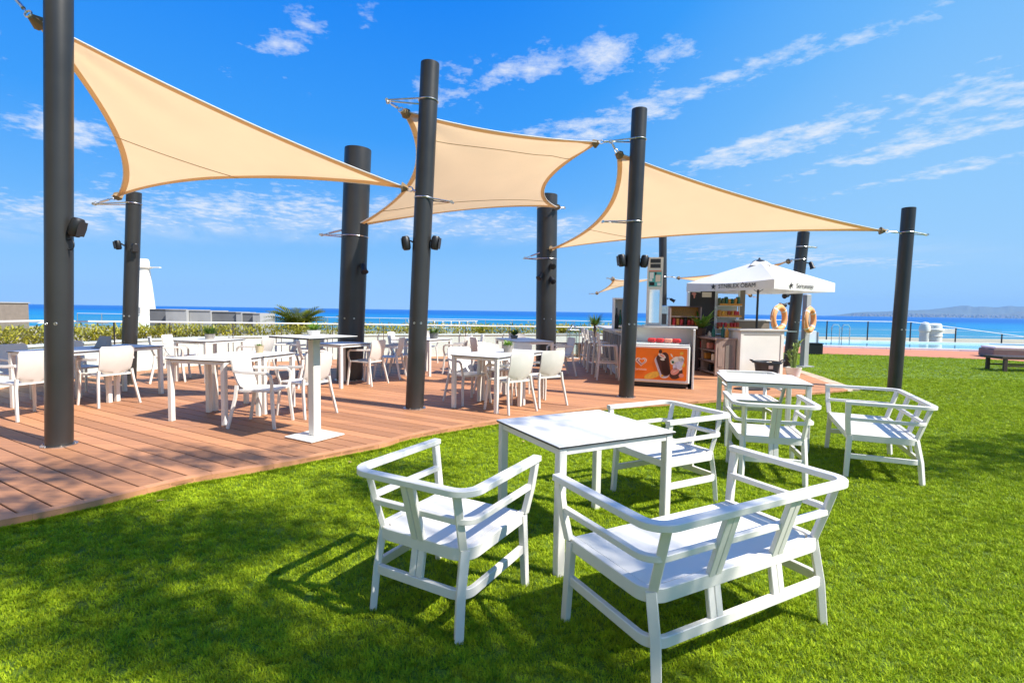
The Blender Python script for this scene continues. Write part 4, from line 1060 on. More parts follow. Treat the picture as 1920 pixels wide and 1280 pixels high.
# ---- menu tower on the counter
t = thing('menu_tower', 'tall white menu tower with poster and mirror standing on the bar counter', 'sign', (2.915, 10.56, ZD + 1.145), R(-14))
MB().box((0, .16, .70), (.31, .32, 1.40), ch=.006).build('tower_body', PLASTER, t)
for k, (z, h) in enumerate(((1.325, .085), (1.225, .085))):
    MB().box((0, -.003, z), (.205, .012, h)).build('dark_pane', CORE, t, smooth=False)
MB().box((0, -.004, 1.275), (.27, .006, .22)).build('upper_frame', PLASTER, t, smooth=False)
b = MB(); b.box((0, -.004, .97), (.25, .010, .33)); po = b.build('poster', TEAL, t, smooth=False)
for (x, z, w, h, M_) in [(.0, 1.12, .24, .03, ROSE), (-.07, 1.03, .08, .12, COPING), (.06, .97, .10, .14, CREAM), (.01, 1.06, .03, .07, INK), (-.06, .86, .10, .07, INK), (.08, .85, .07, .06, COPING), (-.085, .94, .06, .05, COPING)]:
    MB().box((x, -.0105 - .0004 * abs(x) * 10, z), (w, .003, h)).build('poster_print', M_, po, smooth=False)
b = MB(); b.box((0, -.004, .40), (.20, .010, .68)); b.build('mirror', MIRROR, t, smooth=False)
for (x, w) in ((-.12, .035), (.12, .035)): MB().box((x, -.006, .41), (w, .016, .74)).build('mirror_frame', PLASTER, t, smooth=False)
# ---- beer tap column and bottle fridge behind the counter
t = thing('drinks_cabinet', 'pale open drinks cabinet left of the menu tower', 'cabinet', (2.50, 11.5, ZD + 1.045), R(-5))
MB().box((0, .15, .33), (.46, .02, .66)).build('back', PLASTER, t, smooth=False)
for s in (-.23, 0, .23): MB().box((s, 0, .33), (.03, .3, .66)).build('upright', COPING, t, smooth=False)
MB().box((0, 0, .67), (.50, .3, .03)).build('top', COPING, t, smooth=False)
for i, (x, M_, h) in enumerate([(-.16, CORE, .46), (-.08, GREENB, .42), (.07, OLIVE, .40), (.15, CORE, .50)]):
    o = MB().lathe([(.036, 0), (.036, h * .6), (.014, h * .78), (.014, h)], (0, 0, 0), 12).build('bottle', M_)
    o.location = loc_frame(2.50, 11.5, ZD + 1.048, R(-5)) @ Vector((x, 0, 0)); tag(o, ['black bottle in the drinks cabinet, leftmost', 'dark green bottle in the drinks cabinet', 'olive bottle in the drinks cabinet', 'black bottle in the drinks cabinet, rightmost'][i], 'bottle', 'bottles in the drinks cabinet')
t = thing('coffee_machine', 'steel coffee machine behind the bar right of the menu tower', 'coffee machine', (3.72, 12.3, ZD + 1.0), R(-10))
MB().box((0, 0, -.46), (.50, .50, 1.05)).build('stand', DWOOD, t, smooth=False); MB().box((-.12, 0, .34), (.22, .4, .50), ch=.015).build('housing', STEEL, t); MB().box((-.12, -.205, .27), (.15, .01, .25)).build('front_window', CORE, t, smooth=False)
t = thing('snack_cabinet', 'small wooden snack cabinet with red jars behind the bar', 'cabinet', (4.28, 12.75, ZD + .95), R(-8))
for s in (-.36, .36): MB().box((s, 0, .27), (.03, .3, .70)).build('upright', PINKW, t, smooth=False)
MB().box((0, .14, .27), (.72, .02, .70)).build('back', AMBER, t, smooth=False); MB().box((0, 0, .625), (.76, .32, .03)).build('top', DWOOD, t, smooth=False); MB().box((0, 0, .38), (.70, .28, .02)).build('shelf', PINKW, t, smooth=False); MB().box((0, 0, .15), (.68, .28, .03)).build('bottom', PINKW, t, smooth=False)
MB().box((.0, 0, -.52), (.72, .30, .86)).build('base', DWOOD, t, smooth=False)
q = random.Random(9)
for i in range(7):
    x = -.26 + .09 * i; hh = q.uniform(.13, .22)
    o = MB().lathe([(.036, 0), (.04, .02), (.04, hh * .8), (.03, hh), (.0, hh)], (0, 0, 0), 12).build('jar', [REDP, AMBER, REDP, BROWN, REDP, RUST, YELLOW][i])
    o.location = loc_frame(4.28, 12.75, ZD + 1.118, R(-8)) @ Vector((x, -.06, 0)); tag(o, 'jar number-less on the lowest shelf of the wooden snack cabinet', 'jar', 'jars in the snack cabinet')
    o['label'] = ['red', 'amber', 'red', 'dark brown', 'red', 'rusty', 'yellow'][i] + ' jar in the wooden snack cabinet, ' + ORD[i]
# ---- kiosk back wall with rack
t = thing('kiosk_wall', 'dark brown kiosk back panel between white posts', 'panel', (4.93, 13.35, ZD), R(-2))
MB().box((0, 0, 1.05), (.66, .05, 2.1)).build('panel', BROWN, t, smooth=False)
MB().box((-.365, -.01, 1.05), (.06, .09, 2.12), ch=.004).build('post', COPING, t)
MB().box((.37, 0, 1.05), (.035, .08, 2.1), ch=.003).build('post', COPING, t)
MB().box((.10, -.03, 1.90), (.24, .012, .13)).build('notice', CREAM, t, smooth=False)
b = MB(); b.card(ell(14), Matrix.Translation((-.23, -.027, 1.92)) @ Matrix.Diagonal((.06, 1, .035, 1)), .004); b.card([(-.012, -.10), (.012, -.10), (.03, 0), (-.03, 0)], Matrix.Translation((-.22, -.030, 1.90)), .004); b.build('wall_ornament', ROSE, t, smooth=False)
t = thing('snack_rack', 'white tiered rack of snacks and bottles under the parasol', 'rack', (5.56, 13.35, ZD), R(2))
MB().box((-.30, .0, 1.45), (.035, .06, 1.15)).build('upright', COPING, t, smooth=False); MB().box((.33, .0, 1.45), (.03, .05, 1.15)).build('upright', COPING, t, smooth=False)
MB().box((0, .03, 1.33), (.60, .015, .90)).build('back_panel', PLASTER, t, smooth=False); MB().box((-.04, -.05, 2.04), (.50, .3, .06)).build('canopy', CORE, t, smooth=False)
MB().box((0, -.02, .44), (.6, .34, .86)).build('base_cabinet', DWOOD, t, smooth=False)
for z in (1.62, 1.33, 1.02): MB().box((0, -.12, z), (.58, .28, .018)).build('shelf', COPING, t, smooth=False); MB().box((0, -.262, z + .028), (.58, .008, .05)).build('shelf_lip', YELLOW if z < 1.2 else AMBER, t, smooth=False)
q = random.Random(12); n_ = 0
for (z, ms, hh) in ((1.629, [OLIVE, GREENB, OLIVE, AMBER], .20), (1.339, [AMBER, YELLOW, REDP, RUST], .15), (1.029, [REDP, RUST, AMBER, REDP], .17)):
    for i in range(7):
        h = hh * q.uniform(.8, 1.15); o = MB().box((0, 0, h / 2), (.066, .10, h), ch=.012).build('snack_bag', q.choice(ms))
        o.location = loc_frame(5.56, 13.35, ZD, R(2)) @ Vector((-.24 + .08 * i, -.14, z)); o.rotation_euler = (0, q.uniform(-.08, .08), q.uniform(-.3, .3))
        tag(o, 'small snack pack on the ' + {1.629: 'top', 1.339: 'middle', 1.029: 'lowest'}[z] + ' tier of the snack rack, ' + ORD[i], 'snack pack', {1.629: 'top tier packs', 1.339: 'middle tier packs', 1.029: 'lowest tier packs'}[z])
# square timber post and low taupe screen behind
t = thing('timber_post', 'brown square post right of the snack rack', 'post', (6.02, 13.5, ZD), 0)
MB().box((0, 0, 1.05), (.13, .13, 2.1), ch=.006).build('shaft', TAUPE, t); MB().box((0, 0, 2.12), (.6, .16, .06)).build('head_beam', DWOOD, t, smooth=False)
t = thing('low_screen', 'low taupe screen behind the white service counter', 'screen', (6.22, 13.3, ZD), R(2))
MB().box((0, 0, .62), (.92, .05, 1.24), ch=.004).build('panel', TAUPE, t); MB().box((0, 0, 1.25), (.96, .09, .025)).build('cap', COPING, t, smooth=False)
# ---- open shelf counter facing left
t = thing('shelf_counter', 'weathered wooden counter with dark open shelves at the kiosk entrance', 'shelf', (4.80, 12.35, ZD), 0)
L_ = 1.72
MB().box((0, 0, .845), (.50, L_ + .06, .045), ch=.005).build('counter_top', PINKW, t)
MB().box((.20, 0, .41), (.03, L_, .82)).build('back', BROWN, t, smooth=False)
for y in (-L_ / 2 + .02, 0, L_ / 2 - .02): MB().box((-.02, y, .41), (.40, .04, .82)).build('divider', PINKW, t, smooth=False)
for z in (.06, .31, .56): MB().box((-.02, 0, z), (.39, L_ - .04, .022)).build('shelf', PINKW, t, smooth=False)
b = MB(); b.box((.0, -L_ / 2 - .012, .43), (.44, .02, .78)); fr_ = b.build('end_door', PINKW, t, smooth=False)
MB().box((.07, -L_ / 2 - .026, .44), (.15, .008, .56)).build('door_panel', TAUPE, fr_, smooth=False); MB().box((-.12, -L_ / 2 - .026, .44), (.10, .008, .44)).build('door_panel', PINKW, fr_, smooth=False)
q = random.Random(21)
for i in range(10):
    zsh = [.572, .322, .072][i % 3]; y = -.70 + .155 * i
    o = MB().box((0, 0, .08), (.14, .11, q.uniform(.13, .18)), ch=.015).build('goods_box', [REDP, CREAM, BLACKP, ROSE, AMBER, BLACKP, REDP, PURPLE, BLACKP, CREAM][i]); o.location = (4.80 - .10, 12.35 + y, ZD + zsh)
    tag(o, ['red', 'cream', 'black', 'rose', 'amber', 'black', 'red', 'plum', 'black', 'cream'][i] + ' box on the ' + ['top', 'middle', 'bottom'][i % 3] + ' open shelf at the kiosk entrance, ' + ['nearest end', 'near end', 'near middle', 'middle', 'far end'][i // 2], 'box', 'goods on the open shelves')
for i, (x, y, M_, h) in enumerate([(4.72, 12.0, GREENB, .26), (4.86, 11.8, GREENB, .30), (4.78, 12.4, CREAM, .12), (4.92, 11.72, AMBER, .24)]):
    o = MB().lathe([(.04, 0), (.04, h * .6), (.015, h * .8), (.015, h)], (0, 0, 0), 12).build('bottle', M_); o.location = (x, y, ZD + .8685)
    tag(o, ['shorter dark green bottle on the wooden shelf counter', 'taller dark green bottle on the wooden shelf counter', 'small cream jar on the wooden shelf counter', 'amber bottle on the wooden shelf counter'][i], 'bottle', 'bottles on the shelf counter')
# ---- white service counter
t = thing('service_counter', 'white panelled service counter under the parasol', 'counter', (5.55, 11.82, ZD), R(8))
MB().box((0, 0, .52), (1.06, .74, 1.04)).build('body', PLASTER, t, smooth=False)
MB().box((0, 0, 1.057), (1.16, .84, .034), ch=.006).build('counter_top', GREYW, t)
for (x, z, w, h) in [(-.49, .52, .07, 1.03), (.49, .52, .07, 1.03), (0, 1.0, .90, .07), (0, .05, .90, .09)]: MB().box((x, -.377, z), (w, .015, h)).build('panel_frame', PLASTER, t, smooth=False)
MB().box((.75, .05, 1.03), (.45, .5, .02)).build('side_flap', STEEL, t, smooth=False)
# ---- parasol
UC = Vector((6.02, 12.62, ZD))
t = thing('parasol', 'square white parasol with dark lettering on its valance above the kiosk', 'parasol', UC, R(30))
HS = 1.18; zt, ze, zv = 2.72, 2.17, 1.965
MB().tube([(0, 0, .0), (0, 0, 2.62)], .026, 14).build('pole', DARKM, t); MB().box((0, 0, .05), (.5, .5, .09), ch=.01).build('base', BLACKP, t)
b = MB(); n = 14; vs = []; fs = []
crn = [(-HS, -HS), (HS, -HS), (HS, HS), (-HS, HS)]
for k in range(4):
    a, c = Vector(crn[k]), Vector(crn[(k + 1) % 4]); base_i = len(vs)
    for i in range(n + 1):
        f_ = i / n
        for j in range(n + 1):
            p = a.lerp(c, j / n) * f_; sagz = .075 * math.sin(math.pi * j / n) * f_ * (1.15 - f_ * .55)
            vs.append((p.x, p.y, zt - (zt - ze) * f_ - sagz + .03 * math.sin(math.pi * f_) * 0))
    for i in range(n):
        for j in range(n): aa = base_i + i * (n + 1) + j; fs.append((aa, aa + n + 1, aa + n + 2, aa + 1))
b.add(vs, fs); can = b.build('canopy', PARA, t, angle=20)
for k in range(4):
    a, c = Vector(crn[k]), Vector(crn[(k + 1) % 4]); b = MB(); vs = []; nn = Vector((-(c - a).y, (c - a).x)).normalized() * -1
    for j in range(25):
        p = a.lerp(c, j / 24); sg = .075 * .6 * math.sin(math.pi * j / 24); wob = .012 * math.sin(j * 1.7 + k)
        vs += [(p.x, p.y, ze - sg), (p.x + nn.x * wob, p.y + nn.y * wob, zv - sg * .4)]
    b.add(vs, [(2 * j, 2 * j + 1, 2 * j + 3, 2 * j + 2) for j in range(24)]); va = b.build('valance', PARA, t, angle=60)
    dirv = (c - a).normalized(); ang = math.atan2(dirv.y, dirv.x); mid = (a + c) / 2 + nn * .016
    for txt, off, size in (({3: 'STNBLEX ÔBAM', 0: 'Serrunsme', 1: 'STNBLEX ÔBAM', 2: 'Serrunsme'}[k], .27 if k % 2 else -.06, .135 if k % 2 else .15),):
        text_mesh(txt, size, INK, 'lettering', va, Matrix.Translation((mid.x + dirv.x * off, mid.y + dirv.y * off, ze - .115)) @ Matrix.Rotation(ang, 4, 'Z') @ Matrix.Rotation(R(90), 4, 'X'))
    star = []
    for i in range(10):
        r_ = .075 if i % 2 == 0 else .03; star.append((r_ * math.sin(i * math.pi / 5), r_ * math.cos(i * math.pi / 5)))
    b = MB(); sx_ = -.36 if k % 2 else -.58; b.card(star, Matrix.Translation((mid.x + dirv.x * sx_, mid.y + dirv.y * sx_, ze - .115)) @ Matrix.Rotation(ang, 4, 'Z'), .003); b.build('star_emblem', INK, va, smooth=False)
for k in range(4):
    MB().tube([(0, 0, zt - .05), (crn[k][0] * .98, crn[k][1] * .98, ze - .01)], .010, 6).build('rib', DARKM, t)
    MB().tube([(0, 0, 1.95), (crn[k][0] * .45, crn[k][1] * .45, zt - (zt - ze) * .45 - .03)], .008, 6).build('strut', DARKM, t)
MB().lathe([(.16, 0), (.12, .03), (.03, .055), (.02, .09), (0, .1)], (0, 0, zt - .025), 18).build('finial', DARKM, t)
b = MB(); b.lathe([(.34, -.095), (.2, .0), (.02, .06)], (0, 0, zt - .03), 4); b.build('vent_cap', PARA, t, angle=20)
# ---- lifebuoys, hung by ropes on the pale column and mast
def buoy(label, loc, rz):
    t = thing('lifebuoy', label, 'lifebuoy', loc, rz, 'orange lifebuoys')
    MB().torus((0, 0, 0), .29, .072, (0, 1, 0), 40, 14).build('ring', RINGO, t)
    for k in range(4):
        a = R(45 + 90 * k); b = MB(); v_ = []
        MB_ = MB(); MB_.tube([(.29 * math.cos(a - .07), 0, .29 * math.sin(a - .07)), (.29 * math.cos(a), 0, .29 * math.sin(a)), (.29 * math.cos(a + .07), 0, .29 * math.sin(a + .07))], .0755, 16, cap=False); MB_.build('reflective_band', CUSH, t)
    MB().tube([(.385 * math.cos(R(10 * k)) , -.01, .385 * math.sin(R(10 * k)) - .02 * math.sin(R(40 * k)) ** 2) for k in range(37)], .006, 6).build('rope', CREAM, t)
    return t
buoy('orange lifebuoy on the left of the leaning mast', (7.02, 13.50, 1.38), R(35))
buoy('orange lifebuoy on the right of the leaning mast', (8.17, 14.1, 1.34), R(40))
t = thing('lifebuoy_post', 'pale column behind the leaning mast carrying the lifebuoys', 'column', (8.28, 14.45, 0), R(20))
MB().box((0, 0, 1.03), (.22, .14, 2.06), ch=.03).build('shaft', CONC, t); MB().box((0, 0, .02), (.44, .3, .04)).build('foot', CONC, t, smooth=False)
# ---- bin, parasol base, planters
t = thing('waste_tub', 'dark grey tub full of empties in front of the service counter', 'tub', (5.52, 11.02, ZD))
MB().lathe([(.20, 0), (.255, .36), (.29, .365), (.29, .40), (.262, .405), (.245, .37), (.235, .30), (.0, .29)], (0, 0, 0), 28).build('tub', BINM, t)
for s in (-1, 1): MB().tube([(s * .27, -.06, .37), (s * .35, -.05, .43), (s * .35, .05, .43), (s * .27, .06, .37)], .014, 8).build('handle', BINM, t)
MB().box((-.05, -.262, .30), (.09, .012, .07)).build('sticker', CREAM, t, smooth=False)
q = random.Random(2)
for i in range(6): MB().lathe([(.03, 0), (.03, .09), (.0, .095)], (q.uniform(-.15, .15), q.uniform(-.15, .15), .292), 10).build('crumpled_cup', [CREAM, COPING, POTT][i % 3], t)
t = thing('floor_mat', 'flat black oval mat on the deck below the service counter', 'mat', (4.55, 9.62, ZD), R(10))
MB().lathe([(.36, .002), (.36, .014), (.33, .02), (0, .02)], (0, 0, 0), 32, 1.0, .55).build('rubber', BLACKP, t)
def planter(name, label, loc, M, prof, build, cat='plant', group=None):
    t = thing(name, label, cat, loc, rng.uniform(0, 6), group)
    MB().lathe(prof, (0, 0, 0), 24).build('pot', M, t); b = MB(); M2 = build(b); b.build('leaves', M2, t, angle=80)
    return t
def stems(b):
    q = random.Random(31)
    for i in range(6):
        a = q.uniform(0, 6.28); top = Vector((.13 * math.cos(a), .13 * math.sin(a), q.uniform(.55, .95)))
        b.tube([(0.03 * math.cos(a), .03 * math.sin(a), .18), tuple(top * .6 + Vector((0, 0, .1))), tuple(top)], .025, 8, r1=.018)
        for k in range(14):
            f = q.uniform(.55, 1.05); an = q.uniform(0, 6.28); p = top * f
            b.blade(p, (math.cos(an), math.sin(an), q.uniform(.3, 1.2)), q.uniform(.10, .24), .035, .7)
    return CACT
planter('potted_euphorbia', 'tall pale green branching plant in a white pot beside the service counter', (6.48, 11.72, ZD), POTW, [(.13, 0), (.17, .2), (.175, .21), (.155, .21), (.15, .18), (0, .18)], stems)
def spiky(n, L, w, z, M, dr=.5, seed=1, up=.5):
    def f(b):
        q = random.Random(seed)
        for i in range(n):
            a = q.uniform(0, 6.28); e = q.uniform(up * .4, 1.9)
            b.blade((.01 * math.cos(a), .01 * math.sin(a), z), (math.cos(a), math.sin(a), e), L * q.uniform(.7, 1.1), w, dr * q.uniform(.5, 1.3))
        return M
    return f
planter('spiky_palm', 'spiky green potted palm beyond the far end of the bar stools', (2.36, 14.6, ZD), POTG, [(.16, 0), (.2, .45), (.21, .46), (.18, .46), (.17, .42), (0, .42)], spiky(120, .46, .026, 1.02, GREENL, .35, 5))
MB().tube([(0, 0, .4), (0, 0, 1.04)], .04, 10).build('stem', BARK, bpy.data.objects['spiky_palm'])
planter('kiosk_palm', 'bright green leafy palm in front of the dark kiosk panel', (4.60, 12.45, ZD + .8685), DWOOD, [(.09, 0), (.12, .18), (.125, .19), (.1, .19), (0, .17)], spiky(22, .60, .15, .20, LIME, .9, 8, .7))
# pots on the tables
TP = 'potted plants on the tables'
def bushy(n, L, w, M, seed): return spiky(n, L, w, .075, M, .35, seed, .7)
pot1 = [(.05, 0), (.062, .085), (.064, .09), (.055, .09), (.052, .078), (0, .076)]
zt_ = ZD + H + .001
planter('potted_plant', 'bushy dark green plant in a grey pot on the table by the white wall', (-5.90, 9.98, zt_), POTG, [(a * 1.5, z * 1.1) for a, z in pot1], bushy(150, .22, .028, GREENL, 3), group=TP)
planter('potted_plant', 'small pale succulent in a tan pot on the table left of the bar table', (-3.52, 7.12, zt_), POTT, [(a * .9, z * 1.1) for a, z in pot1], bushy(40, .07, .02, CACT, 4), group=TP)
planter('potted_plant', 'leafy bright green plant in a grey pot on the middle table', (-.06, 7.86, zt_), POTG, [(a * 1.3, z * 1.25) for a, z in pot1], bushy(110, .13, .03, LIME, 6), group=TP)
planter('potted_plant', 'yellow green feathery plant in a dark pot behind the second front pole', (-1.72, 11.25, zt_), CONCD, [(a * 1.6, z * 1.5) for a, z in pot1], bushy(130, .20, .026, GREENL, 7), group=TP)
planter('potted_plant', 'dark green spiky plant on the long rear table', (.05, 11.75, zt_), CONCD, [(a * 1.4, z * .8) for a, z in pot1], bushy(90, .20, .026, GREENL, 9), group=TP)
planter('potted_plant', 'trailing plant in a pale bowl on the bar table', (-2.20, 5.68, ZD + 1.109), POTW, [(.055, 0), (.07, .05), (.072, .055), (.06, .055), (.058, .045), (0, .044)], spiky(90, .13, .016, .05, LIME, .9, 11, .6), group=TP)
planter('potted_plant', 'little green plant behind the grey stand on the leftmost tables', (-6.22, 7.82, zt_), POTG, [(a * .8, z) for a, z in pot1], bushy(40, .11, .016, GREENL, 13), group=TP)
t = thing('menu_stand', 'grey slanted menu stand on the leftmost tables', 'menu stand', (-6.05, 7.55, zt_), R(-15))
b = MB(); b.add([(-.11, -.05, 0), (.11, -.05, 0), (.11, .05, 0), (-.11, .05, 0), (-.06, .0, .17), (.10, .0, .17), (.10, .05, .17), (-.06, .05, .17)], [(0, 3, 2, 1), (4, 5, 6, 7), (0, 1, 5, 4), (1, 2, 6, 5), (2, 3, 7, 6), (3, 0, 4, 7)]); b.build('holder', CONC, t, smooth=False); MB().box((0, 0, .003), (.26, .14, .006)).build('base', DARKM, t, smooth=False)
# ---- lantern and pallet table at the back
t = thing('floor_lantern', 'tall thin metal lantern frame on the deck near the rear wall', 'lantern', (1.86, 15.6, ZD), R(10))
b = MB(); w = .15
for sx in (-1, 1):
    for sy in (-1, 1): b.tube([(sx * w, sy * w, 0), (sx * w, sy * w, .86), (0, 0, 1.0)], .012, 6)
for z in (.01, .86): b.tube([(-w, -w, z), (w, -w, z), (w, w, z), (-w, w, z), (-w, -w, z)], .011, 6)
b.torus((0, 0, 1.07), .05, .008, (0, 1, 0), 14, 6); b.build('frame', STEEL, t)
for (x, y, rz_) in ((0, -w, 0), (0, w, 0), (-w, 0, 90), (w, 0, 90)): MB().box((x * .97, y * .97, .43), (2 * w - .03, .004, .82), R(rz_)).build('pane', GLASS, t, smooth=False)
t = thing('pallet_bench', 'rough wooden pallet bench by the rear wall beside the lantern', 'bench', (2.16, 16.0, ZD), R(20))
for k in range(5): MB().box((0, -.2 + .1 * k, .42), (.95, .085, .025)).build('plank', DWOOD, t, smooth=False)
for x in (-.4, 0, .4): MB().box((x, 0, .2), (.09, .42, .40)).build('support', PINKW, t, smooth=False)
t = thing('side_table', 'low table with rusty red legs left of the lantern', 'table', (1.52, 15.75, ZD), R(5))
MB().box((0, 0, .44), (.5, .4, .025)).build('table_top', DWOOD, t, smooth=False)
for sx in (-1, 1):
    for sy in (-1, 1): MB().tube([(sx * .2, sy * .16, .43), (sx * .22, sy * .18, 0)], .014, 6).build('leg', RUST, t)

# ================================================================== GLASS BALUSTRADE, HEDGE, CYCADS
RL = offs(WL, -0.16); RL = [p for p in RL if p.y > 5.5]
t = thing('glass_balustrade', 'clear glass balustrade with slim posts in front of the white wall', 'balustrade')
acc = 0; posts = [RL[0]]; last = RL[0]
for a, c in zip(RL[:-1], RL[1:]):
    acc += (c - a).length
    if acc > 1.05: posts.append(c); acc = 0
rail_z = lambda p: 1.17 - max(0, p.y - 9) * .026
MB().tube([Vector((p.x, p.y, rail_z(p))) for p in RL], .017, 8).build('handrail', COPING, t)
for a, c in zip(posts[:-1], posts[1:]):
    MB().sweep([(a.x, a.y, ZD - .02), (a.x, a.y, rail_z(a) - .01)], .035, .014, up=(c.x - a.x, c.y - a.y, 0), ch=.002).build('post', DARKM, t)
    b = MB(); d = (c - a); p, q_ = a + d * .03, c - d * .03
    nn = Vector((-d.y, d.x)).normalized() * .005
    b.add([(p.x + nn.x, p.y + nn.y, .14), (q_.x + nn.x, q_.y + nn.y, .14), (q_.x + nn.x, q_.y + nn.y, rail_z(q_) - .03), (p.x + nn.x, p.y + nn.y, rail_z(p) - .03), (p.x - nn.x, p.y - nn.y, .14), (q_.x - nn.x, q_.y - nn.y, .14), (q_.x - nn.x, q_.y - nn.y, rail_z(q_) - .03), (p.x - nn.x, p.y - nn.y, rail_z(p) - .03)],
          [(0, 1, 2, 3), (7, 6, 5, 4), (0, 4, 5, 1), (1, 5, 6, 2), (2, 6, 7, 3), (3, 7, 4, 0)]); b.build('glass_pane', GLASS, t, smooth=False)
# hedge
HL = offs(WL, 0.75); t = thing('hedge', 'low yellow green clipped hedge growing behind the white wall', 'hedge')
b = MB(); q = random.Random(17); HLs = [p for p in HL if p.y > 5]
for a, c in zip(HLs[:-1], HLs[1:]):
    n = int((c - a).length * (1100 if a.y < 13 else 650)); d = (c - a).normalized(); nn = Vector((-d.y, d.x))
    for i in range(n):
        p = a.lerp(c, q.random()); hsc = 1 + .18 * math.sin(p.x * 3.1) * math.sin(p.y * 2.3)
        an = q.uniform(0, 6.28); rr = math.sqrt(q.random()); off = nn * (rr * .42 * math.cos(an)); z = .82 + rr * .19 * math.sin(an) * hsc + q.uniform(-.03, .05)
        b.blade((p.x + off.x, p.y + off.y, z), (q.uniform(-1, 1), q.uniform(-1, 1), q.uniform(-.1, 1.2)), q.uniform(.06, .12), q.uniform(.03, .05), .5, seg=2)
b.build('foliage', HEDGE, t, smooth=False)
b = MB()
for p in HLs[::2]: b.tube([(p.x, p.y, .55), (p.x + .03, p.y, .85)], .015, 5)
b.build('stems', BARK, t)
def cycad(label, loc, n, L, seed, M=PALML):
    t = thing('cycad', label, 'plant', loc, 0, 'cycads and palms behind the wall')
    MB().tube([(0, 0, -.3), (0, 0, .15)], .10, 10, r1=.08).build('trunk', BARK, t)
    q = random.Random(seed)
    for i in range(n):
        a = i * 2.39996 + q.uniform(-.2, .2); e = .40 + 2.0 * (i / n) ** 1.2; d = Vector((math.cos(a), math.sin(a), e)).normalized()
        b = MB(); p = Vector((0, 0, .1)); P_ = []; dd = d.copy(); Ln = L * q.uniform(.85, 1.1)
        for k in range(17): P_.append(p.copy()); p = p + dd * Ln / 16; dd = (dd + Vector((0, 0, -.075))).normalized()
        b.tube(P_, .010, 5, r1=.003)
        for k in range(2, 17):
            ta = (P_[k] - P_[k - 1]).normalized(); sd_ = ta.cross(Vector((0, 0, 1))).normalized()
            for s in (-1, 1):
                b.blade(P_[k], sd_ * s + ta * .8 + Vector((0, 0, .35)), Ln * .24 * math.sin(math.pi * (k + 1) / 19) + .03, .034, .3, seg=2)
        b.build('frond', M, t, smooth=False)
    return t
cycad('big arching cycad behind the bar table and white wall', (-6.35, 15.2, .66), 70, 1.0, 3)
cycad('slender palm tuft partly hidden by the very thick mast', (-5.15, 16.2, .75), 14, .62, 5)
cycad('small bright agave-like cycad left of the central rear mast', (-1.05, 17.2, .60), 22, .45, 7, LIME)
cycad('small yellow green tuft right of the central rear mast', (1.75, 18.1, .60), 20, .42, 8, HEDGE)
# ================================================================== BACKGROUND LEFT
t = thing('concrete_block', 'low grey concrete building with flat panels beyond the hedge', 'building', (-21.0, 36, -.4), R(3))
for i, (x, w, d, h, M_) in enumerate([(-3.35, 1.7, 2, 1.62, CONCD), (-1.65, 1.7, 3, 1.60, CONC), (.1, 1.75, 2.4, 1.56, CONC), (2.0, 2.0, 2, 1.50, CONCD), (3.25, .46, 2.2, 1.47, CONC), (4.0, 1.0, 1.9, 1.43, CONCD), (4.8, .62, 2.5, 1.42, CONC)]):
    MB().box((x * .8 - .35, 0, h / 2), (w * .8 - .01, d, h)).build('wall_panel', M_, t, smooth=False); MB().box((x * .8 - .35, 0, h + .012), (w * .8 - .012, d + .1, .024)).build('parapet', CONC, t, smooth=False)
t = thing('white_tower', 'white tapering tower with a flat disc near its top, by the sea', 'tower', (-36.0, 50, -4))
b = MB(); b.lathe([(1.45, 0), (1.3, 1.5), (1.05, 4.6), (.66, 8.7), (.60, 9.1), (.60, 9.75), (.52, 9.95), (0, 9.98)], (0, 0, 0), 32); b.build('shaft', PLASTER, t)
MB().lathe([(.62, 9.05), (.85, 9.12), (.85, 9.2), (.62, 9.28)], (0, 0, 0), 28).build('disc', PLASTER, t); MB().box((1.15, 0, 9.17), (1.2, .35, .08)).build('wing', PLASTER, t, smooth=False)
MB().box((.35, -1.1, 5.0), (.3, .1, .6)).build('hatch', CONC, t, smooth=False)
t = thing('planted_block', 'green overgrown block at the far left edge', 'building', (-27.6, 25.6, -1), R(4))
MB().box((0, 0, 1.25), (4.0, 3, 2.5)).build('wall', TAUPE, t, smooth=False); MB().box((0, 0, 2.52), (4.1, 3.1, .06)).build('roof', CONC, t, smooth=False)
b = MB(); q = random.Random(44)
for i in range(4200): b.blade((q.uniform(-1.2, 2.0), -1.52 - q.random() * .1, q.uniform(.2, 2.55)), (q.uniform(-1, 1), -q.random(), q.uniform(-.5, 1)), .16, .07, .5, seg=2)
b.build('creeper', HEDGE, t, smooth=False)
# second, far balustrade toward the beach
t = thing('far_balustrade', 'distant glass balustrade toward the beach behind the hedge', 'balustrade')
for k in range(26):
    x = -34 + 2.0 * k; MB().box((x + 1, 38 + .06 * abs(x), .15), (1.95, .012, 1.25)).build('glass_pane', FARG, t, smooth=False); MB().box((x, 38 + .06 * abs(x), .14), (.04, .04, 1.28)).build('post', STEEL, t, smooth=False)
b = MB(); b.tube([(-34 + 2 * k, 38 + .06 * abs(-34 + 2 * k), .79) for k in range(27)], .02, 6); b.build('handrail', COPING, t)
t = thing('white_pergola', 'white slatted railing frame on the terrace behind the second front pole', 'railing', (-3.6, 26, -.3), R(10))
for k in range(9): MB().box((-1.6 + .42 * k, 0, .62), (.045, .045, 1.24)).build('post', COPING, t, smooth=False)
for z in (1.22, .85, .45): MB().box((.1, 0, z), (3.5, .05, .04)).build('rail', COPING, t, smooth=False)
def beach_person(label, loc, shirt):
    t = thing('beach_parasol', label, 'parasol', loc); MB().tube([(0, 0, 0), (0, 0, 2.1)], .03, 6).build('pole', COPING, t); MB().lathe([(1.1, 1.8), (.6, 2.05), (0, 2.2)], (0, 0, 0), 16).build('canopy', shirt, t)
beach_person('tiny white beach parasol far left between the poles', (-84, 92, -3.8), COPING)
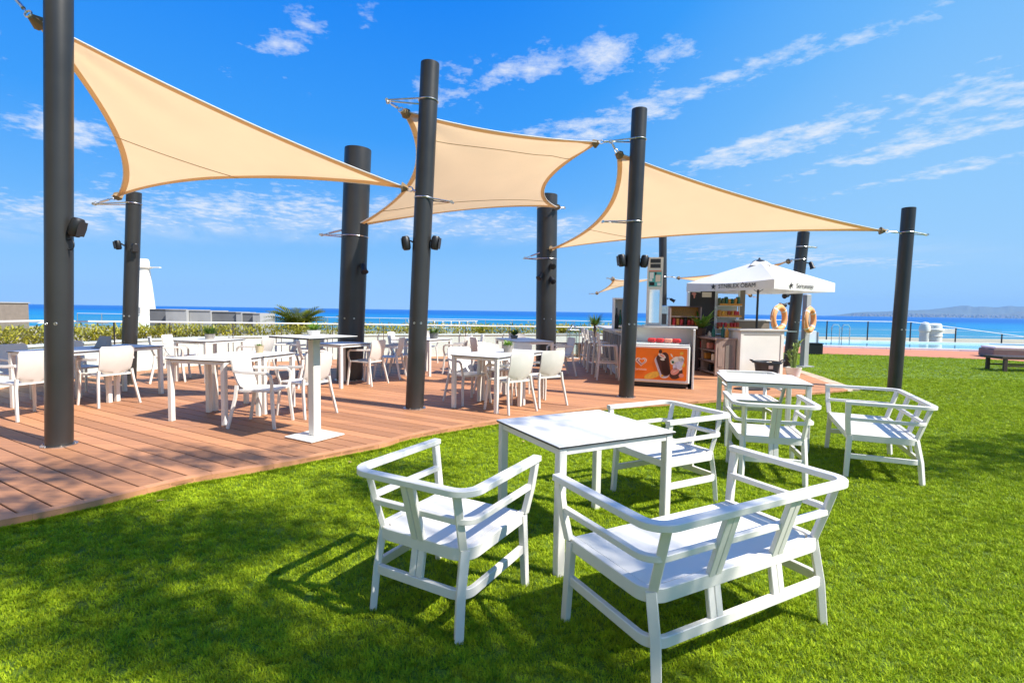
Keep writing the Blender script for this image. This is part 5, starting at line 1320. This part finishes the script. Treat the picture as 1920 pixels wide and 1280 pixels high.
beach_person('tiny dark beach parasol right of the nearest mast', (-76, 95, -3.8), CONCD)

# ================================================================== BACKGROUND RIGHT
t = thing('terrace_balustrade', 'glass balustrade with dark posts beyond the pool', 'balustrade')
gl_ = [(10, 29.6), (13, 29.6), (15.5, 29.5), (18, 29.3), (20.2, 29.1), (22.4, 28.8), (24.6, 28.4), (26.6, 27.8), (28.6, 27.1), (31, 26.2)]
for k in range(len(gl_) - 1):
    (x0, y0), (x1, y1) = gl_[k], gl_[k + 1]; a = math.atan2(y1 - y0, x1 - x0); L_ = math.hypot(x1 - x0, y1 - y0); hh = 1.15 - max(0, k - 5) * .28
    MB().box(((x0 + x1) / 2, (y0 + y1) / 2, hh / 2), (L_ - .06, .014, hh), a).build('glass_pane', FARG, t, smooth=False)
    MB().box((x0, y0, hh / 2), (.05, .05, hh + .02), a).build('post', DARKM, t, smooth=False)
    MB().tube([(x0, y0, hh + .02), (x1, y1, (1.15 - max(0, k - 4) * .28) + .02)], .022, 6).build('handrail', COPING, t)
t = thing('white_turret', 'round white turret with ledges beyond the pool', 'turret', (24.35, 29.6, -.1)); t.scale = (.66, .66, .80)
MB().lathe([(.62, 0), (.62, .55), (.66, .57), (.66, .62), (.62, .64), (.62, .98), (.72, 1.0), (.72, 1.08), (.60, 1.12), (.56, 1.42), (.45, 1.5), (0, 1.52)], (0, 0, 0), 28).build('drum', PLASTER, t)
MB().lathe([(.36, 0), (.36, .9), (.42, .93), (.42, 1.2), (.25, 1.55), (0, 1.6)], (-.85, -.1, 0), 20).build('small_drum', PLASTER, t); MB().box((1.2, .3, .95), (1.4, .9, .35)).build('ledge', PLASTER, t, smooth=False)
t = thing('pool_kiosk', 'small white box with a grey panel by the pool behind the lifebuoys', 'cabinet', (14.35, 24.9, 0), R(-5))
MB().box((0, 0, .36), (.62, .5, .72), ch=.01).build('body', PLASTER, t); MB().box((.37, -.02, .33), (.12, .46, .66)).build('panel', CONC, t, smooth=False)
t = thing('pool_ladder', 'curved steel pool handrail beside the white box', 'handrail', (15.6, 25.0, 0))
for s in (0, .5): MB().tube([(s, 0, 0), (s, 0, .9), (s + .12, .1, 1.02), (s + .5, .3, 1.02), (s + .65, .4, .9), (s + .65, .4, 0)], .025, 8).build('rail', STEEL, t)
t = thing('lawn_box', 'small black box on the lawn edge by the paving', 'box', (11.35, 19.2, 0), R(-10))
MB().box((0, 0, .2), (.48, .4, .40), ch=.02).build('body', BLACKP, t); MB().box((0, 0, .42), (.5, .42, .03)).build('lid', DARKM, t, smooth=False); MB().tube([(.1, 0, .4), (.1, 0, .85)], .012, 6).build('stake', DARKM, t)
# loungers
def lounger(name, label, loc, rz, frame, pad, M_):
    t = thing(name, label, 'sun lounger', loc, rz, 'sun loungers at the right edge')
    L_, Wd = 1.95, .68; z = .38
    for s in (-1, 1): MB().box((0, s * (Wd / 2 - .03), z), (L_, .06, .075), ch=.006).build('side_rail', frame, t)
    for x in (-L_ / 2 + .03, L_ / 2 - .03): MB().box((x, 0, z), (.06, Wd - .12, .07)).build('end_rail', frame, t, smooth=False)
    for sx in (-1, 1):
        for sy in (-1, 1): MB().box((sx * (L_ / 2 - .1), sy * (Wd / 2 - .035), (z - .04) / 2), (.09, .06, z - .04), ch=.004).build('leg', frame, t)
    for s in (-1, 1): MB().box((0, s * (Wd / 2 - .035), .16), (L_ - .3, .03, .04)).build('stretcher', frame, t, smooth=False)
    for k in range(16): MB().box((-L_ / 2 + .12 + k * .113, 0, z + .03), (.09, Wd - .13, .018)).build('slat', frame, t, smooth=False)
    return t
lounger('sun_lounger', 'dark brown wooden sun lounger cut off by the right edge', (14.42, 14.15, 0), R(-8), DWOOD, False, CUSH)
t = thing('daybed', 'low white daybed with taupe sides on the terrace at the right edge', 'daybed', (19.4, 18.75, 0.012), R(-20))
MB().box((0, 0, .16), (3.2, 1.1, .30), ch=.02).build('base', TAUPE, t)
for k in (-1, 0, 1): MB().box((k * 1.05, 0, .36), (1.02, 1.06, .10), ch=.03).build('mattress', CUSH, t)

# ================================================================== TREES BEHIND US (their shade falls on the lawn)
def tree(label, loc, spots, hz, nleaf, seed, spread=.2):
    t = thing('shade_tree', label, 'tree', loc, 0, 'shade trees')
    q = random.Random(seed); L0 = Vector(loc); k_ = 1 / math.tan(SUN_EL); cl_ = []
    for (x, y) in spots:
        z = hz + q.uniform(-.7, .7); cl_.append(Vector((x + SUN_H.x * z * k_, y + SUN_H.y * z * k_, z)) - L0)
    c = sum(cl_, Vector((0, 0, 0))) / len(cl_)
    MB().tube([(0, 0, -.1), tuple(c * .3 + Vector((.15, 0, .3))), tuple(c * .6), tuple(c * .85)], .22, 12, r1=.07).build('trunk', BARK, t)
    b = MB(); bb = MB()
    for p in cl_:
        bb.tube([tuple(c * .6), tuple((c * .6 + p) / 2 + Vector((0, 0, .2))), tuple(p)], .03, 5, r1=.008)
        for k in range(nleaf):
            o_ = Vector((q.gauss(0, spread * 1.2), q.gauss(0, spread), q.gauss(0, spread)))
            b.blade(p + o_, (q.uniform(-1, 1), q.uniform(-1, 1), q.uniform(-.6, .8)), q.uniform(.10, .18), q.uniform(.04, .07), .4, seg=2)
    b.build('crown', GREENL, t, smooth=False); bb.build('limbs', BARK, t)
    return t
tree('tree behind the viewer whose shade dapples the near lawn', (8.4, -4.4, 0),
     [(-3.3, 3.2), (-2.95, 3.0), (-2.5, 3.2), (-2.1, 2.95), (-1.75, 3.1), (-1.45, 3.3), (-2.45, 2.78), (-1.95, 3.42), (-3.0, 3.5), (-3.7, 3.3), (-2.7, 3.05), (-2.2, 3.25), (-3.2, 2.85),
      (-1.5, 2.32), (-1.1, 2.12), (-.5, 2.05), (-.2, 1.95), (-1.85, 2.25), (.15, 2.08), (-3.7, 4.3), (-3.2, 4.75), (-4.3, 4.1), (-2.5, 4.75), (-1.25, 4.2), (-.95, 4.65), (-.75, 3.9), (.1, 1.85)], 9.0, 140, 5, .19)
tree('tree to the right whose shade falls on the lawn at the right edge', (13.0, 2.0, 0),
     [(5.2, 5.9), (5.8, 5.2), (6.2, 6.1), (6.6, 5.5), (5.4, 4.9), (4.95, 5.4), (4.5, 5.0), (6.9, 5.9), (7.2, 5.2), (6.0, 4.7), (6.3, 5.1), (5.6, 5.6), (3.9, 4.8), (7.4, 6.0), (8.0, 5.6), (4.2, 3.3), (4.4, 2.9)], 7.0, 120, 9, .22)

# ================================================================== AIR
HZ = bpy.data.materials.new('sea_air'); HZ.use_nodes = True
_N = HZ.node_tree.nodes; _N.remove(_N['Principled BSDF'])
_v = _N.new('ShaderNodeVolumePrincipled'); _v.inputs['Color'].default_value = (0.34, 0.62, 1.0, 1); _v.inputs['Density'].default_value = 7e-5; _v.inputs['Anisotropy'].default_value = 0.0
HZ.node_tree.links.new(_v.outputs[0], _N['Material Output'].inputs['Volume'])
o = MB().box((0, 5400, 160), (34000, 11400, 370)).build('haze', HZ, None, smooth=False, kind='stuff')
o['label'] = 'thin pale sea air filling the whole view'

# ================================================================== ADDED BUILDING BEHIND US (unseen, bounces warm sunlight onto the white furniture)
HA = math.atan2(0.6, 0.8)
t = thing('added_bounce_building', 'added unseen white building with balconies behind the viewer, bouncing warm light', 'building', (-10.5, -7.0, 0), HA)
MB().box((-3, 0, 8.5), (6, 24, 17)).build('wall', PLASTER, t, smooth=False)
MB().box((-3, 0, 17.1), (6.4, 24.4, .25)).build('roof', PLASTER, t, smooth=False)
for f_ in range(5):
    MB().box((.55, 0, 3.2 + 3.2 * f_), (1.1, 23.6, .18)).build('balcony', PLASTER, t, smooth=False)
    MB().box((1.06, 0, 3.75 + 3.2 * f_), (.06, 23.6, .9)).build('parapet', PLASTER, t, smooth=False)
    for k in range(6):
        w_ = MB().box((.02, -9.8 + 3.9 * k, 1.3 + 3.2 * f_), (.06, 2.0, 2.1)).build('window', COPING, t, smooth=False)
        MB().box((.055, -9.8 + 3.9 * k, 1.3 + 3.2 * f_), (.02, 1.84, 1.94)).build('pane', CORE, w_, smooth=False)
